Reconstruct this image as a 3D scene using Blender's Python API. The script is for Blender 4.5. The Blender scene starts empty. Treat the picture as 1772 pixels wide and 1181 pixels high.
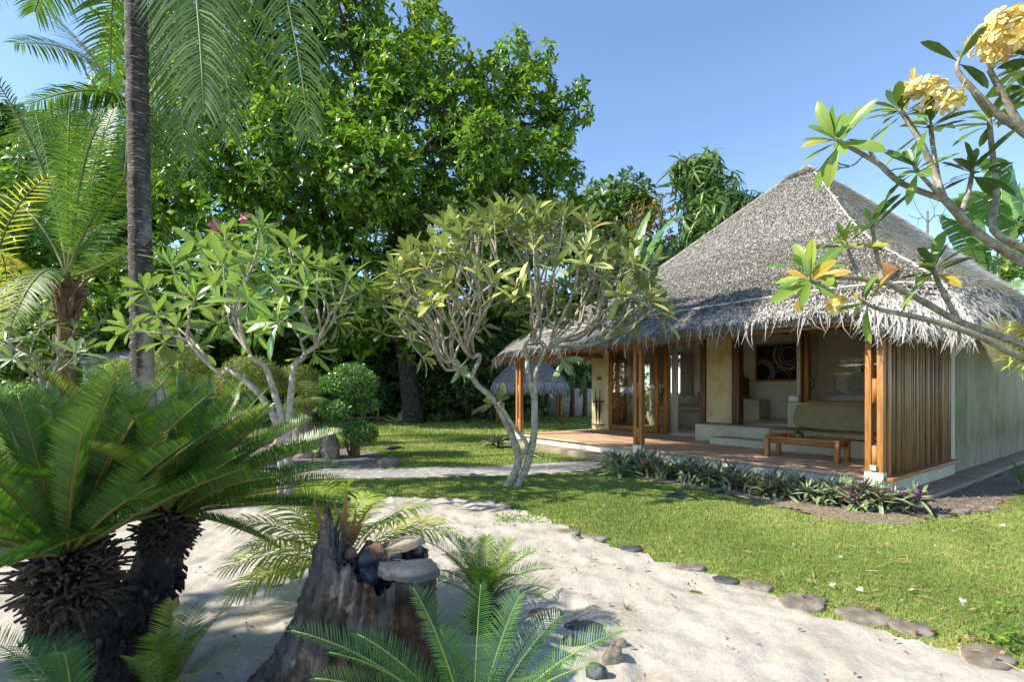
import bpy, math, random
import numpy as np
from mathutils import Vector

# ---------------------------------------------------------------- camera, sky, sun
SC = bpy.context.scene
COL = SC.collection
FPX, CX, HY, CAMH = 855.0, 886.0, 677.0, 1.6
cam_d = bpy.data.cameras.new("camera")
cam_d.sensor_width = 36.0
cam_d.lens = 36.0 * FPX / 1772.0
cam_d.shift_y = (HY - 590.5) / 1772.0
cam_d.clip_start = 0.05
cam_d.clip_end = 2000
cam = bpy.data.objects.new("camera", cam_d)
cam.location = (0, 0, CAMH)
cam.rotation_euler = (math.radians(90), 0, 0)
COL.objects.link(cam)
SC.camera = cam

SUN_EL = 40.0
SUN_TRAVEL = (0.985, 0.17)          # direction the light travels over the ground
world = bpy.data.worlds.new("World")
SC.world = world
world.use_nodes = True
nt = world.node_tree
bg = nt.nodes["Background"]
sky = nt.nodes.new("ShaderNodeTexSky")
sky.sky_type = 'NISHITA'
sky.sun_disc = False
sky.sun_elevation = math.radians(SUN_EL)
sky.sun_rotation = math.atan2(-SUN_TRAVEL[0], -SUN_TRAVEL[1])
sky.air_density = 0.85
sky.dust_density = 0.0
sky.ozone_density = 2.0
nt.links.new(sky.outputs[0], bg.inputs[0])
bg.inputs[1].default_value = 0.138
sun_d = bpy.data.lights.new("sun", 'SUN')
sun_d.energy = 4.1
sun_d.angle = math.radians(0.6)
sun_d.color = (1.0, 0.93, 0.80)
sun = bpy.data.objects.new("sun", sun_d)
ce, se = math.cos(math.radians(SUN_EL)), math.sin(math.radians(SUN_EL))
LDIR = np.array([SUN_TRAVEL[0] * ce, SUN_TRAVEL[1] * ce, -se])
sun.rotation_euler = Vector(LDIR).to_track_quat('-Z', 'Y').to_euler()
sun.location = (-20, -4, 20)
COL.objects.link(sun)
SC.view_settings.view_transform = 'Standard'
SC.view_settings.look = 'None'
SC.view_settings.gamma = 1.0
SC.view_settings.exposure = 1.2
SC.render.engine = 'CYCLES'
SC.cycles.max_bounces = 9
SC.cycles.diffuse_bounces = 7
SC.cycles.transparent_max_bounces = 12
SC.cycles.use_denoising = True

rng = np.random.default_rng(11)
random.seed(11)
Z3 = np.zeros(3)


def W(x, y, d):
    """world point seen at pixel x, y of the 1772 px photograph, d metres ahead"""
    return np.array([(x - CX) / FPX * d, d, CAMH - (y - HY) / FPX * d])


def G(x, y, z=0.0):
    """point at height z below pixel x, y"""
    return W(x, y, (CAMH - z) * FPX / (y - HY))


def unit(a):
    a = np.asarray(a, float)
    n = np.linalg.norm(a, axis=-1, keepdims=True)
    return a / np.maximum(n, 1e-9)


def wob(P, s, seed=0):
    """cheap smooth noise of position, about -1..1"""
    P = np.asarray(P, float) * s
    r = np.random.default_rng(seed)
    o = 0
    for k in range(5):
        a = r.normal(size=3) * (1 + .6 * k)
        o = o + np.sin(P[..., 0] * a[0] + P[..., 1] * a[1] + (P[..., 2] * a[2] if P.shape[-1] > 2 else 0) + r.uniform(0, 6)) / (1 + .5 * k)
    return o / 2.2


# ---------------------------------------------------------------- mesh builder
class MB:
    def __init__(s):
        s.v, s.f3, s.f4, s.r, s.a, s.n = [], [], [], [], [], 0

    def add(s, v, f3=None, f4=None, r=0.5, a=0.0):
        v = np.asarray(v, float).reshape(-1, 3)
        m = len(v)
        if f3 is not None and len(f3): s.f3.append(np.asarray(f3, np.int64).reshape(-1, 3) + s.n)
        if f4 is not None and len(f4): s.f4.append(np.asarray(f4, np.int64).reshape(-1, 4) + s.n)
        s.v.append(v)
        s.r.append(np.broadcast_to(np.asarray(r, float), (m,)).copy())
        s.a.append(np.broadcast_to(np.asarray(a, float), (m,)).copy())
        s.n += m

    def build(s, name, mat, parent=None, smooth=False, off=None, bevel=0):
        V = np.concatenate(s.v)
        if off is None:
            off = root_loc(parent) if parent is not None else Z3
        V = V - off
        f3 = np.concatenate(s.f3) if s.f3 else np.zeros((0, 3), int)
        f4 = np.concatenate(s.f4) if s.f4 else np.zeros((0, 4), int)
        me = bpy.data.meshes.new(name)
        nl = f3.size + f4.size
        npoly = len(f3) + len(f4)
        me.vertices.add(len(V)); me.loops.add(nl); me.polygons.add(npoly)
        me.vertices.foreach_set("co", V.astype(np.float32).ravel())
        me.loops.foreach_set("vertex_index", np.concatenate([f3.ravel(), f4.ravel()]).astype(np.int32))
        ls = np.concatenate([np.arange(len(f3)) * 3, f3.size + np.arange(len(f4)) * 4])
        me.polygons.foreach_set("loop_start", ls.astype(np.int32))
        if smooth: me.polygons.foreach_set("use_smooth", np.ones(npoly, bool))
        at = me.attributes.new("rnd", 'FLOAT', 'POINT'); at.data.foreach_set("value", np.concatenate(s.r).astype(np.float32))
        at = me.attributes.new("aux", 'FLOAT', 'POINT'); at.data.foreach_set("value", np.concatenate(s.a).astype(np.float32))
        me.update(calc_edges=True)
        me.materials.append(mat)
        o = bpy.data.objects.new(name, me)
        COL.objects.link(o)
        if parent is not None: o.parent = parent
        if bevel:
            b = o.modifiers.new("bevel", 'BEVEL'); b.width = bevel; b.segments = 2; b.limit_method = 'ANGLE'
        return o


def root_loc(o):
    L = np.zeros(3)
    while o is not None:
        L = L + np.array(o.location); o = o.parent
    return L


def thing(name, label, cat, loc=(0, 0, 0), group=None, rz=0):
    o = bpy.data.objects.new(name, None)
    o.empty_display_size = 0.2
    COL.objects.link(o)
    o.location = tuple(float(c) for c in loc)
    o.rotation_euler = (0, 0, rz)
    return tag(o, label, cat, group)


def tag(o, label=None, cat=None, group=None, kind=None):
    if label: o["label"] = label
    if cat: o["category"] = cat
    if group: o["group"] = group
    if kind: o["kind"] = kind
    return o


def struct(o):
    o["kind"] = "structure"
    return o


def copy_tree(o, parent=None):
    c = o.copy()
    COL.objects.link(c)
    if parent is not None: c.parent = parent
    for ch in list(o.children):
        copy_tree(ch, c)
    return c


# box / tube / prism primitives ------------------------------------------------
BOXF = np.array([[0, 3, 2, 1], [4, 5, 6, 7], [0, 1, 5, 4], [1, 2, 6, 5], [2, 3, 7, 6], [3, 0, 4, 7]])


def box(mb, x0, x1, y0, y1, z0, z1, M=None, o=None, r=0.5, a=0.0):
    v = np.array([[x0, y0, z0], [x1, y0, z0], [x1, y1, z0], [x0, y1, z0], [x0, y0, z1], [x1, y0, z1], [x1, y1, z1], [x0, y1, z1]], float)
    f = BOXF
    if M is not None:
        M = np.asarray(M, float)
        v = v @ M
        if np.linalg.det(M) < 0: f = f[:, ::-1]
    if o is not None: v = v + np.asarray(o)
    mb.add(v, f4=f, r=r, a=a)


def frame_of(T):
    T = unit(T)
    ref = np.where(np.abs(T[..., 2:3]) > .9, np.array([1., 0, 0]), np.array([0, 0, 1.]))
    A = unit(np.cross(T, ref)); B = np.cross(A, T)
    return A, B


def tube(mb, P, R, n=7, r=0.5, a=0.0, cap=True, lump=0.0):
    P = np.asarray(P, float); k = len(P)
    R = np.broadcast_to(np.asarray(R, float), (k,))
    T = np.gradient(P, axis=0)
    T = unit(T)
    A = np.zeros_like(P); A0, _ = frame_of(T[0:1]); A[0] = A0[0]
    for i in range(1, k):
        q = A[i - 1] - T[i] * np.dot(A[i - 1], T[i]); A[i] = unit(q)
    B = np.cross(T, A)
    th = np.linspace(0, 2 * np.pi, n, endpoint=False)
    RR = R[:, None] * (1 + (lump * np.random.default_rng(k).normal(size=(k, n)) if lump else 0))
    V = P[:, None] + A[:, None] * (np.cos(th)[None, :, None] * RR[..., None]) + B[:, None] * (np.sin(th)[None, :, None] * RR[..., None])
    i = np.arange(k - 1)[:, None]; j = np.arange(n)[None]
    q = np.stack([i * n + j, i * n + (j + 1) % n, (i + 1) * n + (j + 1) % n, (i + 1) * n + j], -1).reshape(-1, 4)
    V = V.reshape(-1, 3)
    f3 = []
    if cap:
        V = np.vstack([V, P[:1], P[-1:]])
        c0, c1 = k * n, k * n + 1
        f3 = [[c0, (jj + 1) % n, jj] for jj in range(n)] + [[c1, (k - 1) * n + jj, (k - 1) * n + (jj + 1) % n] for jj in range(n)]
    mb.add(V, f3=f3 if len(f3) else None, f4=q, r=r, a=a)


def bez(p0, p1, p2, n=8, p3=None):
    t = np.linspace(0, 1, n)[:, None]
    p0, p1, p2 = map(lambda q: np.asarray(q, float), (p0, p1, p2))
    if p3 is None: return (1 - t) ** 2 * p0 + 2 * t * (1 - t) * p1 + t * t * p2
    p3 = np.asarray(p3, float)
    return (1 - t) ** 3 * p0 + 3 * t * (1 - t) ** 2 * p1 + 3 * t * t * (1 - t) * p2 + t ** 3 * p3


def smooth_path(P, n=24):
    """Catmull-Rom through points"""
    P = np.asarray(P, float)
    Q = np.vstack([2 * P[0] - P[1], P, 2 * P[-1] - P[-2]])
    out = []
    m = len(P) - 1
    for u in np.linspace(0, m - 1e-6, n):
        i = int(u); t = u - i
        a, b, c, d = Q[i], Q[i + 1], Q[i + 2], Q[i + 3]
        out.append(.5 * (2 * b + (c - a) * t + (2 * a - 5 * b + 4 * c - d) * t * t + (3 * b - a - 3 * c + d) * t ** 3))
    return np.array(out)


def inpoly(x, y, poly):
    poly = np.asarray(poly, float)
    c = np.zeros(x.shape, bool)
    j = len(poly) - 1
    for i in range(len(poly)):
        xi, yi = poly[i][:2]; xj, yj = poly[j][:2]
        c ^= ((yi > y) != (yj > y)) & (x < (xj - xi) * (y - yi) / (yj - yi + 1e-12) + xi)
        j = i
    return c


# leaf templates: x across, y along, z up -----------------------------------------
def leaf_t(st, curl=0.0, fold=0.0, wave=0.0):
    """st: list of (along, half width). Returns verts and quads, aux=1 on the midrib"""
    V, A = [], []
    for i, (y, w) in enumerate(st):
        z = -curl * y * y
        V += [[-w, y, z + fold * w + wave * math.sin(i * 2.1)], [0, y, z], [w, y, z + fold * w - wave * math.sin(i * 2.1)]]
        A += [0, 1, 0]
    F = []
    for i in range(len(st) - 1):
        b = i * 3
        F += [[b, b + 1, b + 4, b + 3], [b + 1, b + 2, b + 5, b + 4]]
    return np.array(V, float), np.array(F), np.array(A, float)


def inst(mb, T, pos, D, N, sl, sw, rnd):
    """place leaf template T n times: D along, N rough normal"""
    V, F, A = T
    n, m = len(pos), len(V)
    if n == 0: return
    D = unit(D)
    X = unit(np.cross(D, N)); Nn = np.cross(X, D)
    sl = np.broadcast_to(np.asarray(sl, float), (n,)); sw = np.broadcast_to(np.asarray(sw, float), (n,))
    P = pos[:, None] + X[:, None] * (V[None, :, 0:1] * sw[:, None, None]) + D[:, None] * (V[None, :, 1:2] * sl[:, None, None]) + Nn[:, None] * (V[None, :, 2:3] * sl[:, None, None])
    Fq = (F[None] + (np.arange(n) * m)[:, None, None]).reshape(-1, 4)
    mb.add(P.reshape(-1, 3), f4=Fq, r=np.repeat(rnd, m), a=np.tile(A, n))


PLUM = [leaf_t([(0, .008), (.12, .022), (.35, .09), (.65, .135), (.88, .095), (1, .008)], curl=c, fold=f) for c, f in ((.12, .35), (.3, .25), (.02, .45), (.42, .2))]
KITE = [leaf_t([(0, .02), (.6, .28), (1, .02)], curl=c, fold=f) for c, f in ((.1, .3), (.35, .2), (0, .5))]
BROAD = [leaf_t([(0, .02), (.3, .13), (.68, .2), (1, .03)], curl=c, fold=f) for c, f in ((.1, .25), (.35, .2), (-.05, .35), (.6, .15))]
SLIM = [leaf_t([(0, .02), (.5, .1), (1, .005)], curl=c, fold=f) for c, f in ((.1, .3), (.5, .3))]
LANCE = [leaf_t([(0, .05), (.3, .085), (.65, .07), (1, .004)], curl=c, fold=f) for c, f in ((.05, .5), (.3, .5), (.6, .4), (-.1, .5))]
STRAP = [leaf_t([(0, .045), (.3, .055), (.65, .04), (.88, .022), (1, .003)], curl=c, fold=f) for c, f in ((.1, .6), (.45, .5), (.9, .5))]


def rosettes(mb, P, AX, n, L, ratio=1.0, a0=20, a1=95, tm=PLUM, jit=.15, gap=.02, bias=0.0):
    """leaf rosettes at points P pointing along AX. n leaves each, length L"""
    P = np.asarray(P, float); AX = unit(AX)
    m = len(P)
    A, B = frame_of(AX)
    for k in range(n):
        f = (k + .5) / n
        ang = np.radians(a0 + (a1 - a0) * f + rng.normal(0, 8, m))
        ph = k * 2.39996 + rng.uniform(0, 6.28, m) * .12 + np.arange(m) * 1.7
        D = AX * np.cos(ang)[:, None] + (A * np.cos(ph)[:, None] + B * np.sin(ph)[:, None]) * np.sin(ang)[:, None]
        D = D + rng.normal(0, .08, (m, 3))
        sl = L * (1 + rng.normal(0, jit, m)) * (.55 + .45 * min(1, f * 2.2))
        N = AX + rng.normal(0, .25, (m, 3)) + np.array([0, 0, .3])
        rn = np.clip(.5 + rng.normal(0, .24, m) + bias + (f - .5) * .25, 0, 1)
        T = tm[k % len(tm)]
        inst(mb, T, P - AX * (f * gap), D, N, sl, sl * ratio, rn)


def grow(mb, p, d, tips, rt=.012, ex=.5, f=.42, ends=None, wig=.06, n=7, r=.5, three=.25, rmax=9, fan=0):
    """forking branches from p reaching every tip"""
    tips = np.asarray(tips, float)
    m = len(tips)
    R = min(rmax, rt * m ** ex)
    if m == 1:
        q = tips[0]; L = np.linalg.norm(q - p)
        c1 = p + d * L * .35; c2 = q - unit(q - p + np.array([0, 0, L * .6])) * L * .3
        C = bez(p, c1, c2, 7, q)
        tube(mb, C, np.linspace(R * 1.05, R * .8, 7), n, r=r)
        if ends is not None: ends.append((q, unit(C[-1] - C[-2])))
        return
    c = tips.mean(0)
    ff = f * random.uniform(.8, 1.2)
    if fan and m > fan: ff = .13 * random.uniform(.7, 1.5)
    q = p + (c - p) * ff + np.random.default_rng(m).normal(0, wig, 3) * np.linalg.norm(c - p) * .5
    L = np.linalg.norm(q - p)
    c1 = p + d * L * .4
    dd = unit(unit(c - p) + .4 * d)
    c2 = q - dd * L * .35
    C = bez(p, c1, c2, 6, q)
    tube(mb, C, np.linspace(R, R * .88, 6), n, r=r)
    U = unit(tips - q)
    U = U - U.mean(0)
    _, _, vt = np.linalg.svd(U, full_matrices=False)
    s = U @ vt[0]
    o = np.argsort(s)
    if m >= 6 and (random.random() < three or (fan and m > fan * 1.6)):
        parts = np.array_split(o, 3)
    else:
        cut = int(np.clip(round(m * random.uniform(.35, .65)), 1, m - 1))
        parts = [o[:cut], o[cut:]]
    dend = unit(C[-1] - C[-2])
    for pt in parts:
        nd = unit(dend + .9 * unit(tips[pt].mean(0) - q))
        grow(mb, q, nd, tips[pt], rt, ex, f, ends, wig, n, r, three, rmax, fan)


def frond(mb, p0, p1, p2, n=50, LL=.6, LW=.03, V=.3, lead=.5, hang=.2, up=(0, 0, 1), prof=None, rr=.02, rnd=.5, start=.12, seg=3, jit=.05, p3=None):
    """pinnate frond along a bezier: rachis and 2n leaflets"""
    C = bez(p0, p1, p2, 14, p3)
    tube(mb, C, np.linspace(rr, rr * .25, 14), 5, r=rnd, a=1.0)
    t = np.linspace(start, .995, n)
    u = t * 13; i = np.minimum(u.astype(int), 12); fr = (u - i)[:, None]
    B = C[i] * (1 - fr) + C[i + 1] * fr
    T = unit(C[i + 1] - C[i])
    up = np.asarray(up, float)
    S = unit(np.cross(T, up)); U = np.cross(S, T)
    if prof is None:
        pl = np.interp(t, [start, .3, .6, .85, 1], [.55, .95, 1, .7, .3])
    else:
        pl = np.interp(t, prof[0], prof[1])
    ws = np.array([.5, 1.0, .75, .06]) if seg == 3 else np.array([.6, 1.0, .06])
    for sgn in (-1, 1):
        D = unit(S * sgn + U * V + T * (lead + .7 * (t[:, None] > .9) * (t[:, None] - .9) * 10) + rng.normal(0, jit, (n, 3)))
        L = LL * pl * (1 + rng.normal(0, .05, n))
        Wd = unit(np.cross(D, U)); 
        rows = []
        K = len(ws)
        for k in range(K):
            s = k / (K - 1)
            ctr = B + D * (L * s)[:, None] + np.array([0, 0, -1.]) * (hang * L * s * s)[:, None]
            w = LW * ws[k] * (.6 + .4 * pl)
            rows.append(ctr - Wd * (w * .5)[:, None]); rows.append(ctr + Wd * (w * .5)[:, None])
        P = np.stack(rows, 1)
        F = np.array([[2 * k, 2 * k + 1, 2 * k + 3, 2 * k + 2] for k in range(K - 1)])
        Fq = (F[None] + (np.arange(n) * 2 * K)[:, None, None]).reshape(-1, 4)
        rn = np.clip(rnd + rng.normal(0, .12, n), 0, 1)
        mb.add(P.reshape(-1, 3), f4=Fq, r=np.repeat(rn, 2 * K), a=0.0)


# ---------------------------------------------------------------- materials
def new_mat(name):
    m = bpy.data.materials.new(name); m.use_nodes = True
    t = m.node_tree
    return m, t, t.nodes["Principled BSDF"], t.nodes["Material Output"]


def c4(c): return (c[0], c[1], c[2], 1.0)


def ramp(t, fac, stops):
    n = t.nodes.new("ShaderNodeValToRGB")
    e = n.color_ramp.elements
    while len(e) < len(stops): e.new(.5)
    for el, (p, c) in zip(e, stops):
        el.position = p; el.color = c4(c)
    t.links.new(fac, n.inputs[0])
    return n.outputs[0]


def attr(t, name):
    n = t.nodes.new("ShaderNodeAttribute"); n.attribute_name = name
    return n.outputs["Fac"]


def mixc(t, fac, a, b, mode='MIX'):
    n = t.nodes.new("ShaderNodeMix"); n.data_type = 'RGBA'; n.blend_type = mode
    for s, v in ((n.inputs[0], fac), (n.inputs[6], a), (n.inputs[7], b)):
        if isinstance(v, (int, float)): s.default_value = v
        elif isinstance(v, tuple): s.default_value = c4(v)
        else: t.links.new(v, s)
    return n.outputs[2]


def noise(t, scale, detail=4, rough=.6, stretch=None, vec=None, dist=0.0):
    if vec is None:
        tc = t.nodes.new("ShaderNodeTexCoord"); vec = tc.outputs["Object"]
    if stretch:
        mp = t.nodes.new("ShaderNodeMapping"); mp.inputs["Scale"].default_value = stretch
        if len(stretch) == 4:
            mp.inputs["Scale"].default_value = stretch[:3]; mp.inputs["Rotation"].default_value = (0, 0, stretch[3])
        t.links.new(vec, mp.inputs[0]); vec = mp.outputs[0]
    n = t.nodes.new("ShaderNodeTexNoise")
    n.inputs["Scale"].default_value = scale; n.inputs["Detail"].default_value = detail
    n.inputs["Roughness"].default_value = rough; n.inputs["Distortion"].default_value = dist
    t.links.new(vec, n.inputs["Vector"])
    return n.outputs["Fac"]


def bump(t, b, h, strength=.3, dist=.02):
    n = t.nodes.new("ShaderNodeBump"); n.inputs["Strength"].default_value = strength; n.inputs["Distance"].default_value = dist
    t.links.new(h, n.inputs["Height"]); t.links.new(n.outputs[0], b.inputs["Normal"])


def m_noise(name, stops, scale, rough=.8, detail=5, bmp=.3, bscale=None, stretch=None, dist=0.0, fine=None, bd=.02, spec=.3, rndmix=0):
    m, t, b, o = new_mat(name)
    f = noise(t, scale, detail, .62, stretch, dist=dist)
    c = ramp(t, f, stops)
    if fine:
        g = noise(t, fine[0], 3, .6, stretch)
        c = mixc(t, fine[1], c, ramp(t, g, [(.3, (.25, .25, .25)), (.7, (1, 1, 1))]), 'MULTIPLY')
    if rndmix:
        c = mixc(t, rndmix, c, ramp(t, attr(t, "rnd"), [(0, (.3, .3, .3)), (1, (1, 1, 1))]), 'MULTIPLY')
    t.links.new(c, b.inputs["Base Color"])
    b.inputs["Roughness"].default_value = rough
    b.inputs["Specular IOR Level"].default_value = spec
    if bmp: bump(t, b, noise(t, bscale or scale * 4, 6, .65, stretch), bmp, bd)
    return m


FOL = 1.28


def m_leaf(name, stops, rib=None, transl=.3, rough=.42, back=None, tl=(1.25, 1.35, .5), spec=.5, ribmix=1.0, patch=None):
    m, t, b, o = new_mat(name)
    if 'leaf' in name or 'blade' in name:
        stops = [(p, tuple(min(.75, x * FOL) for x in cc)) for p, cc in stops]
    c = ramp(t, attr(t, "rnd"), stops)
    if patch:
        c = mixc(t, ramp(t, noise(t, patch[0], 3), [(.45, (0, 0, 0)), (.62, (1, 1, 1))]), c, patch[1])
    if rib:
        f = ramp(t, attr(t, "aux"), [(.72, (0, 0, 0)), (.97, (ribmix,) * 3)])
        c = mixc(t, f, c, rib)
    if back:
        g = t.nodes.new("ShaderNodeNewGeometry")
        c = mixc(t, g.outputs["Backfacing"], c, back)
    t.links.new(c, b.inputs["Base Color"])
    b.inputs["Roughness"].default_value = rough
    b.inputs["Specular IOR Level"].default_value = spec
    tr = t.nodes.new("ShaderNodeBsdfTranslucent")
    t.links.new(mixc(t, 1.0, c, tl, 'MULTIPLY'), tr.inputs[0])
    mx = t.nodes.new("ShaderNodeMixShader"); mx.inputs[0].default_value = transl
    t.links.new(b.outputs[0], mx.inputs[1]); t.links.new(tr.outputs[0], mx.inputs[2])
    t.links.new(mx.outputs[0], o.inputs["Surface"])
    return m


def m_flat(name, col, rough=.6, metal=0, spec=.4):
    return m_noise(name, [(.3, tuple(x * .82 for x in col)), (.7, tuple(min(1, x * 1.12) for x in col))], 9, rough, bmp=.08, spec=spec) if not metal else _metal(name, col, rough)


def _metal(name, col, rough):
    m, t, b, o = new_mat(name)
    b.inputs["Base Color"].default_value = c4(col); b.inputs["Metallic"].default_value = 1; b.inputs["Roughness"].default_value = rough
    return m


M = {}
M['leaf_big'] = m_leaf('broad_leaf', [(0, (.03, .075, .014)), (.4, (.085, .17, .022)), (.75, (.19, .3, .035)), (1, (.36, .42, .06))], rib=(.16, .24, .06), transl=.38, rough=.35, ribmix=.5)
M['leaf_dark'] = m_leaf('dark_leaf', [(0, (.025, .06, .015)), (.5, (.055, .115, .025)), (1, (.14, .22, .045))], transl=.3, rough=.4)
M['leaf_mid'] = m_leaf('mid_leaf', [(0, (.035, .08, .015)), (.5, (.08, .16, .03)), (1, (.19, .28, .06))], transl=.35)
M['leaf_olive'] = m_leaf('olive_leaf', [(0, (.09, .11, .03)), (.5, (.17, .19, .05)), (.9, (.25, .24, .07)), (1, (.3, .18, .07))], transl=.3)
M['leaf_rust'] = m_leaf('rusty_leaf', [(0, (.08, .1, .03)), (.5, (.17, .16, .05)), (1, (.32, .14, .05))], transl=.3)
M['plum_olive'] = m_leaf('plumeria_olive_leaf', [(0, (.15, .22, .05)), (.3, (.26, .3, .075)), (.65, (.41, .41, .11)), (.93, (.52, .47, .16)), (1, (.4, .24, .09))], rib=(.42, .45, .2), transl=.3, rough=.38, back=(.20, .25, .12))
M['plum_green'] = m_leaf('plumeria_green_leaf', [(0, (.09, .2, .06)), (.4, (.17, .29, .06)), (.75, (.27, .38, .07)), (.97, (.38, .44, .09)), (1, (.45, .34, .08))], rib=(.45, .52, .22), transl=.34, rough=.36, back=(.2, .29, .11))
M['plum_fore'] = m_leaf('plumeria_near_leaf', [(0, (.05, .11, .025)), (.45, (.10, .19, .03)), (.8, (.19, .28, .04)), (.95, (.3, .34, .05)), (1, (.42, .27, .04))], rib=(.22, .3, .09), transl=.38, rough=.34, back=(.09, .15, .05))
M['plum_grey'] = m_leaf('plumeria_grey_leaf', [(0, (.12, .18, .1)), (.5, (.2, .26, .14)), (1, (.33, .36, .18))], rib=(.3, .36, .2), transl=.22, rough=.4)
M['cycad'] = m_leaf('cycad_leaf', [(0, (.015, .05, .008)), (.45, (.04, .105, .012)), (.75, (.11, .19, .02)), (.96, (.24, .29, .035)), (1, (.3, .2, .06))], rib=(.22, .2, .05), transl=.22, rough=.36, spec=.5)
M['cycad_blue'] = m_leaf('young_cycad_leaf', [(0, (.02, .075, .02)), (.5, (.05, .13, .035)), (1, (.12, .22, .05))], rib=(.25, .34, .09), transl=.22, rough=.4)
M['areca'] = m_leaf('areca_leaf', [(0, (.12, .2, .03)), (.5, (.26, .34, .05)), (1, (.46, .45, .07))], rib=(.5, .45, .1), transl=.35, rough=.38)
M['coco'] = m_leaf('coconut_leaf', [(0, (.04, .09, .02)), (.5, (.085, .16, .035)), (.85, (.18, .25, .06)), (1, (.34, .27, .06))], rib=(.22, .24, .08), transl=.3, rough=.5, spec=.25)
M['coco_pale'] = m_leaf('coconut_pale_leaf', [(0, (.05, .10, .03)), (.5, (.12, .19, .06)), (1, (.32, .35, .14))], rib=(.32, .34, .15), transl=.25, rough=.5, spec=.25)
M['coco_yellow'] = m_leaf('coconut_yellow_leaf', [(0, (.22, .25, .05)), (.5, (.42, .38, .06)), (1, (.52, .33, .05))], rib=(.12, .1, .03), transl=.35)
M['banana'] = m_leaf('banana_leaf', [(0, (.05, .13, .04)), (.5, (.1, .21, .06)), (1, (.2, .3, .08))], rib=(.25, .34, .12), transl=.3, rough=.32, ribmix=.8)
M['rhoeo'] = m_leaf('rhoeo_leaf', [(0, (.09, .15, .07)), (.5, (.16, .23, .11)), (1, (.28, .34, .17))], rib=(.12, .15, .09), transl=.12, rough=.4, back=(.17, .15, .11))
M['rhoeo_purple'] = m_leaf('rhoeo_purple_leaf', [(0, (.1, .17, .08)), (.5, (.2, .28, .12)), (1, (.3, .36, .16))], rib=(.12, .15, .09), transl=.15, rough=.38, back=(.2, .05, .22))
M['agave'] = m_leaf('agave_leaf', [(0, (.09, .15, .08)), (.5, (.16, .22, .12)), (1, (.28, .33, .18))], rib=(.3, .36, .2), transl=.1, rough=.4)
M['topiary'] = m_leaf('topiary_leaf', [(0, (.04, .1, .025)), (.5, (.1, .2, .045)), (1, (.2, .32, .08))], transl=.25, rough=.3)
M['bush'] = m_leaf('fine_bush_leaf', [(0, (.08, .11, .02)), (.5, (.15, .19, .03)), (1, (.27, .29, .06))], transl=.3, rough=.5)
M['grass'] = m_leaf('grass_blade', [(0, (.13, .19, .045)), (.5, (.23, .29, .075)), (.85, (.34, .37, .12)), (1, (.5, .45, .22))], transl=.3, rough=.55, spec=.3)
M['dry'] = m_leaf('dry_leaf', [(0, (.12, .07, .035)), (.5, (.25, .16, .08)), (1, (.42, .3, .16))], transl=.2, rough=.7)
M['petal_w'] = m_leaf('white_petal', [(0, (.75, .74, .68)), (1, (.9, .89, .84))], transl=.25, rough=.5, tl=(1, 1, 1))
M['petal_y'] = m_leaf('yellow_petal', [(0, (.8, .58, .12)), (.5, (.88, .72, .28)), (1, (.93, .86, .55))], rib=(.85, .55, .08), transl=.25, rough=.5, tl=(1, 1, .8))
M['petal_p'] = m_leaf('pink_petal', [(0, (.5, .05, .14)), (1, (.8, .3, .42))], transl=.2, tl=(1, 1, 1))
M['petal_r'] = m_leaf('red_petal', [(0, (.4, .01, .03)), (1, (.75, .06, .1))], transl=.2, tl=(1, 1, 1))

M['bark_plum'] = m_noise('plumeria_bark', [(.3, (.22, .19, .14)), (.5, (.42, .38, .29)), (.72, (.62, .58, .47))], 14, .8, bmp=.35, bscale=60, fine=(45, .4))
M['bark_fore'] = m_noise('near_plumeria_bark', [(.3, (.14, .12, .085)), (.5, (.29, .26, .19)), (.68, (.48, .45, .35))], 16, .7, bmp=.4, bscale=60, fine=(70, .35))
M['bark_big'] = m_noise('tree_bark', [(.35, (.035, .026, .018)), (.55, (.09, .07, .05)), (.66, (.13, .11, .08)), (.7, (.5, .48, .42))], 7, .9, bmp=.6, bscale=20, bd=.06, fine=(20, .3))
M['bark_dark'] = m_noise('limb_bark', [(.3, (.05, .04, .03)), (.7, (.2, .17, .13))], 6, .9, bmp=.4)
M['cycad_trunk'] = m_noise('cycad_trunk_bark', [(.3, (.012, .01, .008)), (.6, (.05, .042, .035)), (.75, (.2, .19, .18))], 16, .9, bmp=.8, bscale=30, bd=.04)
M['stub'] = m_noise('frond_stub', [(.3, (.035, .026, .018)), (.7, (.17, .125, .08))], 25, .85, bmp=.4, stretch=(1, 1, .4), rndmix=.85)
M['palm_trunk_grey'] = m_noise('grey_palm_bark', [(.3, (.3, .28, .24)), (.7, (.55, .52, .46))], 5, .85, bmp=.4, stretch=(1, 1, 6))
M['sheath'] = m_noise('palm_sheath', [(.3, (.16, .085, .045)), (.6, (.33, .2, .12)), (.8, (.45, .33, .22))], 8, .8, bmp=.5, bscale=25, stretch=(2, 2, .4), rndmix=.5)
M['concrete'] = m_noise('grey_green_concrete', [(.28, (.46, .42, .29)), (.5, (.57, .53, .39)), (.75, (.67, .63, .48))], 1.6, .75, bmp=.12, bscale=9, dist=.6, fine=(3.5, .2))
M['render_w'] = m_noise('white_plinth_render', [(.3, (.55, .51, .43)), (.7, (.76, .73, .65))], 3, .8, bmp=.1, bscale=20, fine=(6, .4))
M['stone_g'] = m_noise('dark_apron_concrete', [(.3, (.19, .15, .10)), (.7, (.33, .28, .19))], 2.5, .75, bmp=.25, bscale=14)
M['wall_ext'] = None
M['black'] = m_flat('black_fabric', (.012, .012, .013), .5)
M['fabric'] = m_noise('grey_beige_fabric', [(.3, (.48, .43, .34)), (.7, (.58, .53, .42))], 60, .9, bmp=.2, bscale=220)
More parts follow.
